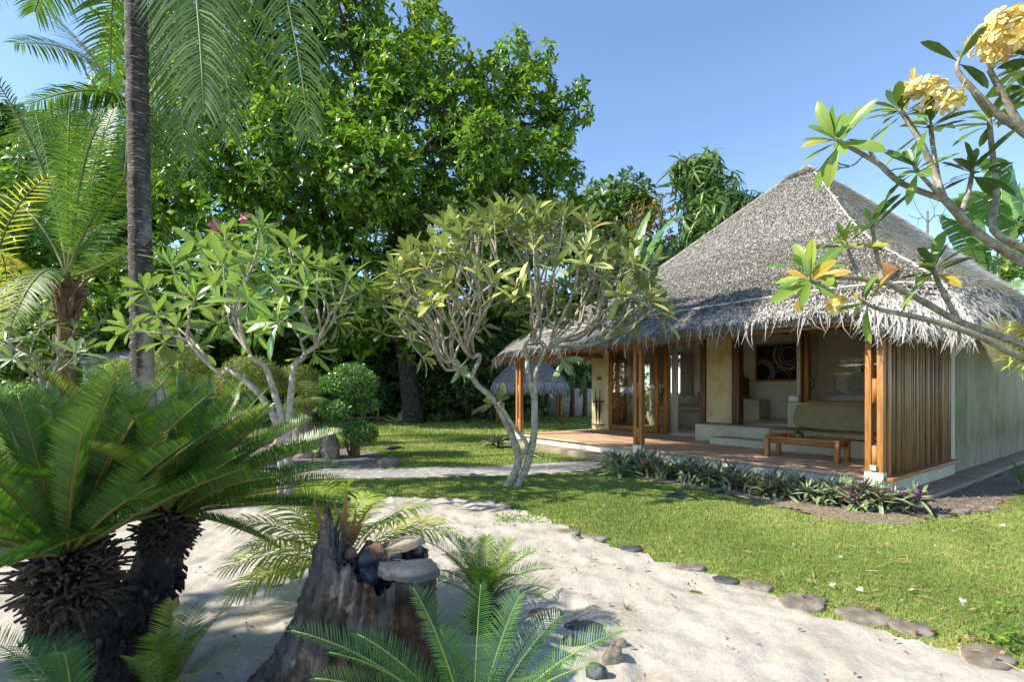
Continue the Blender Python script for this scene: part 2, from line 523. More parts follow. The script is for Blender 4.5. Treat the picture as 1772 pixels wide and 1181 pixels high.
M['fabric_olive'] = m_noise('olive_canvas', [(.3, (.28, .225, .105)), (.7, (.4, .33, .17))], 5, .85, bmp=.15, bscale=150, fine=(3, .3))
M['linen'] = m_noise('white_linen', [(.3, (.7, .69, .66)), (.7, (.82, .81, .78))], 12, .85, bmp=.1, bscale=90)
M['curtain'] = m_leaf('curtain_cloth', [(0, (.68, .63, .54)), (1, (.82, .78, .7))], transl=.35, rough=.9, tl=(1, 1, 1))
M['bronze'] = _metal('dark_bronze', (.05, .04, .03), .4)
M['floor_in'] = m_noise('pale_screed', [(.3, (.6, .53, .4)), (.7, (.72, .65, .5))], 3, .45, bmp=.05)


def m_wood(name, a, b_, axis, scale=1.0, rough=.5, rnd=.3):
    """wood with grain stretched along an axis: 's', 't' or 'z' (house directions)"""
    m, t, b, o = new_mat(name)
    st = {'s': (1.2, 14, 14), 't': (14, 1.2, 14), 'z': (14, 14, 1.0)}[axis]
    tc = t.nodes.new("ShaderNodeTexCoord")
    mp = t.nodes.new("ShaderNodeMapping"); mp.inputs["Rotation"].default_value = (0, 0, HROT)
    mp2 = t.nodes.new("ShaderNodeMapping"); mp2.inputs["Scale"].default_value = st
    t.links.new(tc.outputs["Object"], mp.inputs[0]); t.links.new(mp.outputs[0], mp2.inputs[0])
    f = noise(t, 1.6 * scale, 6, .62, vec=mp2.outputs[0], dist=.5)
    c = ramp(t, f, [(.3, a), (.68, b_)])
    g = noise(t, 7 * scale, 3, .6, vec=mp2.outputs[0])
    c = mixc(t, .35, c, ramp(t, g, [(.35, (.35, .3, .25)), (.6, (1, 1, 1))]), 'MULTIPLY')
    c = mixc(t, rnd, c, ramp(t, attr(t, "rnd"), [(0, (.32, .28, .25)), (1, (1.0, 1.0, 1.0))]), 'MULTIPLY')
    t.links.new(c, b.inputs["Base Color"]); b.inputs["Roughness"].default_value = rough
    b.inputs["Specular IOR Level"].default_value = .35
    bump(t, b, f, .15, .01)
    return m


# house directions: u runs left along the front, v runs into the house
U2 = np.array([-0.58, 0.8146, 0]); V2 = np.array([0.8146, 0.58, 0]); C0 = np.array([5.32, 7.2, 0.0])
HROT = -math.atan2(0.8146, -0.58)        # turns u onto the x axis
HM = np.array([U2, V2, [0, 0, 1.]])
M['wood_s'] = m_wood('teak_along_front', (.25, .105, .035), (.5, .245, .09), 's')
M['wood_t'] = m_wood('teak_along_side', (.25, .105, .035), (.5, .245, .09), 't')
M['wood_z'] = m_wood('teak_upright', (.30, .125, .035), (.58, .28, .085), 'z')
M['wood_dark'] = m_wood('brown_frame_wood', (.10, .045, .02), (.22, .105, .045), 'z')
M['wood_slat'] = m_wood('slat_wood', (.24, .13, .05), (.54, .32, .13), 'z', rnd=.9)
M['deck'] = m_wood('deck_boards', (.56, .33, .19), (.80, .55, .36), 's', rnd=.3, rough=.6)


def glass(name, refl=1.0):
    m, t, b, o = new_mat(name)
    t.nodes.remove(b)
    tr = t.nodes.new("ShaderNodeBsdfTransparent"); tr.inputs[0].default_value = (.93, .95, .93, 1)
    gl = t.nodes.new("ShaderNodeBsdfGlossy"); gl.inputs["Roughness"].default_value = .01
    fr = t.nodes.new("ShaderNodeLayerWeight"); fr.inputs[0].default_value = .5
    pw = t.nodes.new("ShaderNodeMath"); pw.operation = 'POWER'; pw.inputs[1].default_value = 5; t.links.new(fr.outputs["Facing"], pw.inputs[0])
    ml = t.nodes.new("ShaderNodeMath"); ml.operation = 'MULTIPLY_ADD'; ml.inputs[1].default_value = .94; ml.inputs[2].default_value = .05 * refl
    ml.use_clamp = True
    t.links.new(pw.outputs[0], ml.inputs[0])
    mx = t.nodes.new("ShaderNodeMixShader")
    t.links.new(ml.outputs[0], mx.inputs[0]); t.links.new(tr.outputs[0], mx.inputs[1]); t.links.new(gl.outputs[0], mx.inputs[2])
    t.links.new(mx.outputs[0], o.inputs["Surface"])
    return m


M['glass'] = glass('window_glass', 1.6)

# ================================================================ SETTING: ground, sand, path
def H(s, t, z=0.0):
    s, t, z = np.broadcast_arrays(np.asarray(s, float), np.asarray(t, float), np.asarray(z, float))
    return C0 + s[..., None] * U2 + t[..., None] * V2 + np.stack([0 * z, 0 * z, z], -1)


def hbox(mb, s0, s1, t0, t1, z0, z1, r=0.5, a=0.0):
    box(mb, s0, s1, t0, t1, z0, z1, M=HM, o=C0, r=r, a=a)


def px_poly(pts): return np.array([G(x, y)[:2] for x, y in pts])


SAND = px_poly([(1900, 1215), (1772, 1172), (1660, 1135), (1560, 1108), (1450, 1075), (1360, 1045), (1260, 1008), (1160, 978), (1060, 948), (975, 912), (905, 886), (850, 871), (760, 865), (660, 866), (560, 870), (380, 878), (200, 885), (-300, 890)])
SAND = np.vstack([SAND, [[-9, -3], [6, -3]]])
PATH = px_poly([(380, 836), (560, 831), (700, 829), (860, 826), (1000, 819), (1046, 812), (1045, 798), (980, 800), (900, 806), (700, 812), (560, 814), (380, 817)])
GRAVEL_R = px_poly([(1585, 893), (1560, 870), (1651, 845), (1772, 806), (2100, 760), (2100, 830), (1850, 845), (1772, 852), (1715, 885), (1660, 898)])
BED_L = px_poly([(300, 812), (560, 812), (640, 811), (688, 808), (680, 796), (650, 784), (600, 775), (480, 770), (200, 770)])
BED_R = np.vstack([H(s, t)[:2] for s, t in [(4.6, -.25), (4.75, -.9), (3.5, -1.35), (1.5, -1.45), (0, -1.75), (-.7, -1.35), (-.75, -.2)]])


def grid_sheet(name, mat, x0, x1, y0, y1, step, z, keep=None, hfun=None, smooth=True):
    xs = np.arange(x0, x1 + step / 2, step); ys = np.arange(y0, y1 + step / 2, step)
    X, Y = np.meshgrid(xs, ys)
    Z = np.full_like(X, z) if hfun is None else z + hfun(X, Y)
    nx, ny = len(xs), len(ys)
    i, j = np.meshgrid(np.arange(nx - 1), np.arange(ny - 1))
    q = np.stack([j * nx + i, j * nx + i + 1, (j + 1) * nx + i + 1, (j + 1) * nx + i], -1).reshape(-1, 4)
    if keep is not None:
        k = keep((X[:-1, :-1] + step / 2).ravel(), (Y[:-1, :-1] + step / 2).ravel())
        q = q[k]
    used, inv = np.unique(q, return_inverse=True)
    mb = MB(); mb.add(np.stack([X, Y, Z], -1).reshape(-1, 3)[used], f4=inv.reshape(-1, 4))
    return mb.build(name, mat, smooth=smooth)


def in_wob(poly, amp=.06, seed=3):
    def f(x, y):
        P = np.stack([x, y], -1)
        return inpoly(x + amp * wob(P, 5, seed) + amp * .5 * wob(P, 17, seed + 1), y + amp * wob(P, 5, seed + 2) + amp * .5 * wob(P, 19, seed + 5), poly)
    return f


M['lawn'] = m_noise('lawn_soil_and_turf', [(.3, (.075, .115, .02)), (.5, (.11, .16, .028)), (.7, (.17, .2, .045))], 1.3, .95, bmp=.6, bscale=70, bd=.03, fine=(60, .5), spec=.1)
M['sand'] = m_noise('pale_sand', [(.3, (.38, .335, .275)), (.5, (.49, .44, .37)), (.7, (.58, .53, .455))], 2.2, .95, bmp=.45, bscale=38, bd=.03, fine=(28, .3), spec=.1)
M['gravel'] = m_noise('dark_chip_mulch', [(.35, (.06, .05, .045)), (.5, (.2, .17, .14)), (.66, (.45, .40, .34))], 42, .95, bmp=.9, bscale=42, bd=.05)
M['soil'] = m_noise('dry_bed_soil', [(.35, (.14, .11, .07)), (.5, (.28, .22, .15)), (.7, (.4, .33, .24))], 25, .95, bmp=.8, bscale=50, bd=.04)


def m_flag():
    m, t, b, o = new_mat('crazy_flagstone')
    tc = t.nodes.new("ShaderNodeTexCoord")
    v = t.nodes.new("ShaderNodeTexVoronoi"); v.feature = 'DISTANCE_TO_EDGE'; v.inputs["Scale"].default_value = 2.2
    v2 = t.nodes.new("ShaderNodeTexVoronoi"); v2.inputs["Scale"].default_value = 2.2
    for k in (v, v2): t.links.new(tc.outputs["Object"], k.inputs[0])
    edge = ramp(t, v.outputs["Distance"], [(.02, (1, 1, 1)), (.05, (0, 0, 0))])
    n = ramp(t, noise(t, 9), [(.3, (.17, .155, .13)), (.7, (.32, .3, .26))])
    c = mixc(t, .35, n, v2.outputs["Color"], 'SOFT_LIGHT')
    h = t.nodes.new("ShaderNodeHueSaturation"); h.inputs["Saturation"].default_value = .25; t.links.new(c, h.inputs["Color"])
    c = mixc(t, edge, h.outputs[0], (.42, .39, .33))
    t.links.new(c, b.inputs["Base Color"]); b.inputs["Roughness"].default_value = .8
    bump(t, b, noise(t, 25), .4)
    return m


M['flag'] = m_flag()


def lawn_h(X, Y):
    P = np.stack([X, Y], -1)
    fade = np.clip((Y - 2) / 6, 0, 1)
    return .012 * wob(P, 1.3, 5) - .004


gmb = MB()
xs = np.array([-260, -120, -60, -30, -16, -9, -5, -2, 0, 2, 4, 6, 9, 14, 22, 40, 90, 260.]); ys = np.array([-160, -60, -20, -6, 0, 4, 8, 12, 16, 22, 30, 45, 80, 160, 400.])
X, Y = np.meshgrid(xs, ys); nx = len(xs)
i, j = np.meshgrid(np.arange(nx - 1), np.arange(len(ys) - 1))
gmb.add(np.stack([X, Y, X * 0 - .006], -1).reshape(-1, 3), f4=np.stack([j * nx + i, j * nx + i + 1, (j + 1) * nx + i + 1, (j + 1) * nx + i], -1).reshape(-1, 4))
struct(gmb.build('ground', M['lawn']))


def sand_h(X, Y):
    P = np.stack([X, Y], -1)
    r = np.random.default_rng(4)
    h = .014 * wob(P, 2.6, 7) + .008 * wob(P, 8, 8) + .003 * wob(P, 27, 9)
    for _ in range(170):                       # shallow footprints
        cx, cy = r.uniform(-3.5, 5), r.uniform(2.4, 8.2)
        a = r.uniform(0, 3.14); dx, dy = X - cx, Y - cy
        u = (dx * math.cos(a) + dy * math.sin(a)) / .13; w = (-dx * math.sin(a) + dy * math.cos(a)) / .06
        q = u * u + w * w
        h = h - .02 * np.exp(-q) + .006 * np.exp(-(np.sqrt(q) - 1.7) ** 2 * 3)
    return h


struct(grid_sheet('sand', M['sand'], -9, 5.4, 1.0, 8.3, .03, .022, in_wob(SAND, .07), sand_h))
fs = MB(); fs.add([[-9, -3, .012], [5, -3, .012], [5, 1.05, .012], [-9, 1.05, .012]], f4=[[0, 1, 2, 3]]); struct(fs.build('sand', M['sand']))
struct(grid_sheet('stone_path', M['flag'], -9, 3.2, 7.8, 11.6, .08, .016, in_wob(PATH, .04, 8), lambda X, Y: .004 * wob(np.stack([X, Y], -1), 6, 1)))
struct(grid_sheet('gravel_strip', M['gravel'], 4.6, 20, 5.6, 17, .09, .012, in_wob(GRAVEL_R, .1, 9), lambda X, Y: .01 * wob(np.stack([X, Y], -1), 9, 2)))
struct(grid_sheet('mulch_bed', M['gravel'], -14, 0, 8.8, 16, .1, .014, in_wob(BED_L, .12, 12), lambda X, Y: .01 * wob(np.stack([X, Y], -1), 9, 2)))
struct(grid_sheet('planting_bed_soil', M['soil'], 0, 6.5, 5, 12, .07, .012, in_wob(BED_R, .1, 14), lambda X, Y: .015 * wob(np.stack([X, Y], -1), 9, 2)))

# ================================================================ VILLA
villa = thing('villa', 'low concrete and teak villa with a steep grey thatched roof and open timber porch', 'villa', C0)
SL, TB = 9.29, 15.4


def part(name, mat, boxes, parent=None, bevel=0):
    mb = MB()
    for b in boxes: hbox(mb, *b[:6], r=b[6] if len(b) > 6 else .5)
    return mb.build(name, mat, parent if parent is not None else villa, bevel=bevel)


# plinth and deck
part('plinth', M['render_w'], [(.0, 8.95, 0.0, 3.3, 0, .3)], bevel=.01)
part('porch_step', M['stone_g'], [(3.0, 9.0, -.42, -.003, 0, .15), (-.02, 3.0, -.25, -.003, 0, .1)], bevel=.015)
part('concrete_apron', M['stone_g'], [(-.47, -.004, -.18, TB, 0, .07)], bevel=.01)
part('side_plinth', M['concrete'], [(-.1, -.002, 0.0, 3.33, .0, .285)], bevel=.006)
part('side_ledge', M['wood_t'], [(-.2, .02, -.02, 3.38, .302, .35)], bevel=.006)
mb = MB(); t = -.05
while t < 3.38:
    s = -.0
    cuts = [0.02] + sorted(random.uniform(1.5, 7.5) for _ in range(2)) + [8.97]
    for a_, b_ in zip(cuts[:-1], cuts[1:]):
        hbox(mb, a_, b_ - .004, t, t + .088, .302, .345, r=random.random())
    t += .094
mb.build('deck', M['deck'], villa)


def m_wall(name, lo, mid, hi, streak=.5):
    m, t, b, o = new_mat(name)
    c = ramp(t, noise(t, .9, 5, .6, dist=.8), [(.25, lo), (.5, mid), (.75, hi)])
    st = ramp(t, noise(t, 3.2, 5, .65, (1, 1, .16)), [(.38, (.5, .54, .44)), (.62, (1, 1, 1))])
    c = mixc(t, streak, c, st, 'MULTIPLY')
    tc = t.nodes.new("ShaderNodeTexCoord"); sp = t.nodes.new("ShaderNodeSeparateXYZ"); t.links.new(tc.outputs["Object"], sp.inputs[0])
    ad = t.nodes.new("ShaderNodeMath"); ad.operation = 'MULTIPLY_ADD'; ad.inputs[1].default_value = -.75; t.links.new(sp.outputs[2], ad.inputs[0])
    t.links.new(noise(t, 4, 5, .7, (1, 1, .35)), ad.inputs[2])
    low = ramp(t, ad.outputs[0], [(-.0, (0, 0, 0)), (.5, (1, 1, 1))])
    c = mixc(t, low, c, (.52, .52, .44))
    t.links.new(c, b.inputs["Base Color"]); b.inputs["Roughness"].default_value = .7
    bump(t, b, noise(t, 22, 5), .12)
    return m


M['wall_side'] = m_wall('stained_green_grey_render', (.28, .26, .14), (.38, .36, .23), (.48, .46, .33), .5)
M['wall_tan'] = m_noise('tan_render', [(.28, (.5, .42, .22)), (.5, (.62, .54, .31)), (.72, (.7, .63, .4))], 2.0, .8, bmp=.12, bscale=14, dist=.7, fine=(4, .3))
M['wall_in'] = m_noise('inner_grey_render', [(.28, (.58, .53, .42)), (.5, (.69, .64, .52)), (.72, (.78, .73, .61))], 1.5, .8, bmp=.06, dist=.7)

part('side_wall', M['wall_side'], [(-.05, .12, 3.52, TB, 0, 3.52)])
part('corner_jamb', M['concrete'], [(-.075, .13, 3.30, 3.517, 0.0, 3.5)], bevel=.01)
part('left_wall', M['wall_in'], [(SL - .15, SL, 3.56, 3.9, 0, 3.3), (SL - .15, SL, 3.9, 6.4, 0, .7), (SL - .15, SL, 3.9, 6.4, 3.0, 3.3), (SL - .15, SL, 6.4, 7.2, 0, 3.3)])  # wide unglazed gap added out of view to let sun into the rooms
part('back_wall', M['wall_in'], [(.12, .25, 7.0, 7.2, 0, 4.2), (.25, 1.7, 7.0, 7.2, 0, .9), (1.7, 3.7, 7.0, 7.2, 0, 4.3), (3.7, 6.45, 7.0, 7.2, 0, 3.4), (6.45, 7.35, 7.0, 7.2, 0, .9), (7.35, 8.1, 7.0, 7.2, 0, 3.4), (8.1, 9.1, 7.0, 7.2, 0, 1.15), (8.1, 9.1, 7.0, 7.2, 3.0, 3.4), (9.1, SL - .15, 7.0, 7.2, 0, 3.4)])  # unglazed hidden gaps added so daylight from behind brightens the rooms
part('front_wall', M['wall_tan'], [(8.53, SL, 3.4, 3.555, .0, 3.02)], bevel=.008)
part('front_wall', M['wall_tan'], [(4.23, 4.98, 3.4, 3.555, .762, 3.02)], bevel=.008)
part('front_wall', M['concrete'], [(.12, 2.86, 3.36, 3.56, .762, 1.33), (2.2, 2.86, 3.56, 3.9, .762, 1.328)], bevel=.012)
part('column', M['concrete'], [(2.55, 2.78, 3.62, 3.85, 1.332, 3.02)], bevel=.01)
part('lintel', M['wood_s'], [(.12, SL, 3.38, 3.57, 3.022, 3.25)])
part('upper_wall', M['wall_in'], [(.12, SL, 3.42, 3.54, 3.252, 4.3)])
part('inner_floor', M['floor_in'], [(.12, 4.78, 3.565, 6.998, .55, .757), (4.79, SL - .15, 3.565, 6.998, .3, .36)])
# raised platform, step, built-in bench
part('platform', M['concrete'], [(0.13, 4.78, 2.6, 3.355, .345, .76), (2.862, 4.78, 3.356, 3.564, .345, .7595)], bevel=.015)
part('porch_step', M['concrete'], [(2.72, 4.02, 2.05, 2.597, .347, .51)], bevel=.015)
part('bench_base', M['concrete'], [(.13, 2.71, 2.02, 2.597, .347, .66)], bevel=.012)

# posts: each two planks joined by blocks, on a concrete foot
for s0 in (0.02, 4.39, 8.79):
    post = part('post', M['wood_z'], [(s0 - .115, s0 - .035, -.06, .05, .42, 2.66), (s0 + .035, s0 + .115, -.06, .05, .42, 2.66)], bevel=.005)
    for z0, z1 in ((.47, .8), (1.42, 1.78), (2.42, 2.66)):
        part('spacer_block', M['wood_z'], [(s0 - .034, s0 + .034, -.045, .04, z0, z1)], post)
    part('concrete_foot', M['render_w'], [(s0 - .12, s0 + .12, -.072, .07, .2, .418)], post, bevel=.006)
    if s0 < 1:
        part('cover_plate', M['render_w'], [(s0 - .04, s0 + .04, -.098, -.081, .44, .52)], post, bevel=.003)
part('post', M['wood_z'], [(-.11, -.05, .09, .2, .352, 2.66)], bevel=.004)
part('front_beam', M['wood_s'], [(-.5, 9.5, -.05, .08, 2.663, 2.84)], bevel=.006)
part('fascia_board', M['wood_s'], [(-.9, 9.6, -.22, -.18, 2.56, 2.70)], bevel=.004)
part('side_beam', M['wood_t'], [(-.1, .06, .085, 3.3, 2.663, 2.82)], bevel=.006)
part('side_beam', M['wood_t'], [(8.75, 8.9, .085, 3.38, 2.663, 2.82)], bevel=.006)
part('gable_board', M['wood_t'], [(-.03, .02, .085, 3.3, 2.822, 3.5)])
part('rafter', M['wood_t'], [(s, s + .07, .09, 3.37, 2.9, 3.0) for s in np.arange(.6, 8.6, 1.1)])

# slatted screen on the side
mb = MB(); t = .2
while t < 3.26:
    w = random.choice([.018, .024, .03, .042]); dpt = random.uniform(.0, .03)
    hbox(mb, -.055 - dpt, -.015, t, t + w, .352, 2.66, r=random.random())
    t += w + random.uniform(.004, .012)
scr = mb.build('slatted_screen', M['wood_slat'], villa)
part('backing_board', M['wood_dark'], [(-.012, .012, .12, 3.29, .352, 2.66)], scr)


# sliding doors and window
def door(s0, s1, t, z0, z1, name, fw=.1, bottom=.16):
    d = part(name, M['wood_z'], [(s0, s0 + fw, t, t + .05, z0, z1), (s1 - fw, s1, t, t + .05, z0, z1), (s0 + fw, s1 - fw, t + .002, t + .048, z0, z0 + bottom), (s0 + fw, s1 - fw, t + .002, t + .048, z1 - .1, z1)])
    part('glass_pane', M['glass'], [(s0 + fw, s1 - fw, t + .022, t + .028, z0 + bottom, z1 - .1)], d)
    return d


door(6.55, 8.5, 3.4, .35, 3.0, 'sliding_door', .13)
d2 = door(6.28, 8.3, 3.475, .35, 3.0, 'sliding_door', .14)
w = door(.13, 2.53, 3.40, 1.335, 3.0, 'window', .11, .06)
for par_, s0, t0, z0 in ((d2, 6.5, 3.44, 1.62), (w, 2.39, 3.38, 1.78)):
    th = np.linspace(-1.45, 1.45, 14)
    mb = MB(); tube(mb, H(s0 - .10 * np.cos(th) + 0.0, t0 - .02 + 0 * th, z0 + .16 * np.sin(th)), .016, 7)
    mb.build('handle', M['bronze'], par_, smooth=True)
part('track', M['bronze'], [(.1, 2.86, 3.33, 3.356, 2.96, 3.0)])
part('door_post', M['wood_dark'], [(4.99, 5.14, 3.36, 3.56, .36, 3.018)], bevel=.005)
part('door_post', M['wood_dark'], [(4.03, 4.225, 3.34, 3.56, .762, 3.018)], bevel=.005)
part('door_post', M['wood_dark'], [(2.54, 2.58, 3.36, 3.56, 1.333, 3.018)], bevel=.005)
wn = part('window', M['wood_dark'], [(8.1, 8.2, 6.97, 7.22, 1.15, 3.0), (9.0, 9.1, 6.97, 7.22, 1.15, 3.0), (8.2, 9.0, 6.972, 7.218, 1.15, 1.23), (8.2, 9.0, 6.972, 7.218, 2.92, 3.0)])
part('glass_pane', M['glass'], [(8.2, 9.0, 7.1, 7.106, 1.23, 2.92)], wn)
part('number_plate', M['wood_dark'], [(8.83, 9.03, 3.38, 3.398, 1.97, 2.07)])
part('niche_ledge', M['concrete'], [(.13, 2.9, 5.95, 6.2, .757, 1.96)], bevel=.01)
part('bed_platform', M['concrete'], [(.13, 2.5, 3.93, 5.945, .757, 1.24)], bevel=.01)
part('counter_block', M['concrete'], [(5.12, 6.4, 6.35, 6.996, .3, 1.33)], bevel=.01)
part('daybed_base', M['concrete'], [(6.72, 9.12, 6.02, 6.996, .362, .89)], bevel=.01)

# ---------------- thatched roof
PK = np.array([4.3, 7.7]); SE0, SE1, TE0, TE1 = -1.2, 9.8, -.5, 15.6
CRN = {'fr': (SE0, TE0), 'fl': (SE1, TE0), 'bl': (SE1, TE1), 'br': (SE0, TE1)}
PF = ([0, .05, .13, .266, .4, .515, .608, .75, .93, 1], [2.80, 3.13, 3.45, 4.0, 4.62, 5.25, 5.88, 6.85, 8.08, 8.5])
PB = ([0, .32, .44, .56, .7, .85, 1], [2.9, 4.6, 5.35, 6.1, 6.9, 7.7, 8.5])


def roof_pt(face, w, f):
    """face 0 front, 1 right side, 2 left side, 3 back. w along the eave 0..1, f up the slope"""
    w = np.asarray(w, float); f = np.asarray(f, float)
    a, b, pf_a, pf_b = {0: ('fr', 'fl', PF, PF), 1: ('br', 'fr', PB, PF), 2: ('fl', 'bl', PF, PB), 3: ('bl', 'br', PB, PB)}[face]
    A, B = np.array(CRN[a]), np.array(CRN[b])
    E = A + (B - A) * w[..., None]
    # rounded corners
    pl = E * (1 - f[..., None]) + PK * f[..., None]
    za = np.interp(f, *pf_a); zb = np.interp(f, *pf_b)
    z = za * (1 - w) + zb * w
    L = np.linalg.norm(B - A)
    dc = np.minimum(w, 1 - w) * L
    edge = np.exp(-f * 9)
    z = z - .26 * np.exp(-dc / .55) * edge
    rnd_ = np.exp(-(dc / .9) ** 2) * (1 - f) ** 2
    cen = (PK - pl); cen = cen / np.maximum(np.linalg.norm(cen, axis=-1, keepdims=True), 1e-6)
    pl = pl + cen * (rnd_ * .28)[..., None]
    bulge = np.sin(np.pi * w) * np.sin(np.pi * np.clip(f, 0, 1)) * .06
    z = z + bulge
    lump = .014 * wob(np.stack([pl[..., 0], pl[..., 1], z], -1), 2.0, 21) * (1 - f * .3) * np.clip(dc / .8, .25, 1)
    p = H(pl[..., 0], pl[..., 1], z + lump)
    return p


M['thatch'] = m_noise('weathered_thatch', [(.3, (.2, .185, .17)), (.7, (.36, .335, .31))], 9, .95, bmp=.9, bscale=35, bd=.05, spec=.1)
M['strand'] = m_leaf('thatch_strand', [(0, (.22, .205, .19)), (.45, (.40, .38, .36)), (.8, (.54, .52, .495)), (1, (.7, .67, .63))], transl=.08, rough=.85, spec=.15)
M['ceil'] = m_wood('ceiling_boards', (.3, .16, .08), (.5, .3, .15), 't')
mb = MB(); mc = MB()
for fc in range(3):  # unseen back slope omitted and left one halved to daylight the rooms
    nw, nf = 110, 130
    w, f = np.meshgrid(np.linspace(0, .5 if fc == 2 else 1, nw), np.linspace(0, 1, nf))
    P = roof_pt(fc, w, f).reshape(-1, 3)
    i, j = np.meshgrid(np.arange(nw - 1), np.arange(nf - 1))
    q = np.stack([j * nw + i, j * nw + i + 1, (j + 1) * nw + i + 1, (j + 1) * nw + i], -1).reshape(-1, 4)
    P[:, 2] -= .02
    mb.add(P, f4=q)
    Q = P.copy(); Q[:, 2] -= .18
    mc.add(Q, f4=q)
    E = P[:nw]; E2 = Q[:nw]
    k = np.arange(nw - 1)
    mb.add(np.vstack([E, E2]), f4=np.stack([k, k + nw, k + nw + 1, k + 1], -1))
roof = mb.build('thatched_roof', M['thatch'], villa, smooth=True)
mc.build('ceiling', M['ceil'], villa, smooth=True)


def strands(mb, face, n, f0, f1, L0, L1, wd, lift, hangmode=False, courses=None, w0=0, w1=1, bright=0.0):
    """thin palm-leaf strips laid down the slope (or hanging off the eave)"""
    if hangmode:
        w = rng.uniform(w0, w1, n); f = rng.uniform(f0, f1, n)
    else:
        f = f0 + (f1 - f0) * (1 - np.sqrt(rng.uniform(0, 1, n)))
        w = rng.uniform(w0, w1, n)
        if courses: f = (np.floor(f * courses) + rng.normal(0, .18, n)) / courses
        f = np.clip(f, .0, .99)
    P = roof_pt(face, w, f); Pd = roof_pt(face, w, np.clip(f + .012, 0, 1))
    down = unit(P - Pd)
    e = 1e-3
    al = unit(roof_pt(face, np.clip(w + e, 0, 1), f) - roof_pt(face, np.clip(w - e, 0, 1), f))
    nrm = unit(np.cross(al, down)); nrm = nrm * np.sign(nrm[:, 2:3] + 1e-9)
    L = rng.uniform(L0, L1, n)
    side = rng.normal(0, .28, n)[:, None]
    d = unit(down + al * side + nrm * (rng.uniform(.3, 1.0, n) * lift)[:, None])
    wv = unit(np.cross(d, nrm)) * (rng.uniform(.6, 1.4, n) * wd / 2)[:, None]
    base = P + nrm * .01
    if hangmode:
        g = np.array([0, 0, -1.])
        out = unit(down * [1, 1, 0])
        k1 = base + d * (L * .35)[:, None] + g * (L * .08)[:, None]
        cu = rng.normal(0, .22, (n, 3)) * [1, 1, .3]
        k2 = k1 + unit(d * .5 + g * .9 + cu)* (L * .4)[:, None]
        k3 = k2 + unit(d * .1 + g + cu * 2.5) * (L * .35)[:, None]
        rows = [base - wv, base + wv, k1 - wv, k1 + wv, k2 - wv * .8, k2 + wv * .8, k3 - wv * .15, k3 + wv * .15]
        K = 4
    else:
        k1 = base + d * (L * .6)[:, None]
        k2 = k1 + unit(d + nrm * rng.normal(0, .35, n)[:, None] + al * rng.normal(0, .25, n)[:, None]) * (L * .4)[:, None]
        rows = [base - wv, base + wv, k1 - wv, k1 + wv, k2 - wv * .2, k2 + wv * .2]
        K = 3
    Pn = np.stack(rows, 1)
    F = np.array([[2 * k, 2 * k + 1, 2 * k + 3, 2 * k + 2] for k in range(K - 1)])
    Fq = (F[None] + (np.arange(n) * 2 * K)[:, None, None]).reshape(-1, 4)
    r_ = np.clip(.42 + bright + rng.normal(0, .2, n) + .04 * wob(P, 2.3, 31), 0, 1)
    mb.add(Pn.reshape(-1, 3), f4=Fq, r=np.repeat(r_, 2 * K))


mb = MB()
strands(mb, 0, 95000, .0, 1, .12, .26, .019, .20, courses=70)
strands(mb, 1, 30000, .0, 1, .25, .55, .02, .12, bright=.28)  # right slope strands coloured paler to stand in for sunlight
strands(mb, 2, 3000, .0, 1, .25, .5, .03, .2)
strands(mb, 0, 900, .935, .99, .2, .4, .03, .3, bright=.1)
mb.build('thatch_surface', M['strand'], roof)
mb = MB()
strands(mb, 0, 12500, .0, .022, .06, .22, .013, .25, hangmode=True, bright=-.08)
strands(mb, 0, 170, .0, .01, .38, .62, .014, .35, hangmode=True, bright=.0)
strands(mb, 1, 7000, .0, .022, .12, .36, .015, .35, hangmode=True, bright=.02)
strands(mb, 2, 2500, .0, .02, .25, .5, .02, .25, hangmode=True)
strands(mb, 0, 800, .0, .03, .35, .7, .02, .5, hangmode=True, w0=0, w1=.1, bright=.1)
mb.build('eave_fringe', M['strand'], roof)
M['cord'] = m_flat('pale_ridge_batten', (.45, .43, .39), .8)


def cord(pts, r, name='batten'):
    mb = MB(); tube(mb, pts, r, 6, lump=.1); return mb.build(name, M['cord'], roof)


up = np.array([0, 0, .05])
f = np.linspace(.0, .995, 40)
cord(roof_pt(0, np.full(40, .004), f) + up * .7, .024, 'hip_batten')
cord(roof_pt(0, np.full(40, .996), f) + up * .7, .024, 'hip_batten')
cord(roof_pt(1, np.full(40, .12), f * .9 + .1) + up * .6, .014, 'hip_batten')
part('bounce_floor', M['floor_in'], [(.12, SL, 7.21, TB, .05, .3)])  # unseen pale floor added behind the rooms to bounce daylight indoors
part('bounce_wall', M['render_w'], [(.121, .16, 7.21, TB, .302, 2.9)])  # unseen white facing added to reflect sun through the back openings
cord(roof_pt(0, np.linspace(0.0, .97, 60), np.full(60, .055)) + up * .9, .022)
cord(roof_pt(1, np.linspace(.72, 1.0, 30), np.full(30, .07)) + up * .9, .022)
f2 = np.linspace(.15, .985, 1500)
mb = MB()
for fc, ww in ((0, .012), (0, .988), (1, .988)):
    strands(mb, fc, 900, .05, .99, .12, .26, .035, .25, w0=max(0, ww - .012), w1=min(1, ww + .012), bright=.3)
mb.build('hip_capping', M['strand'], roof)

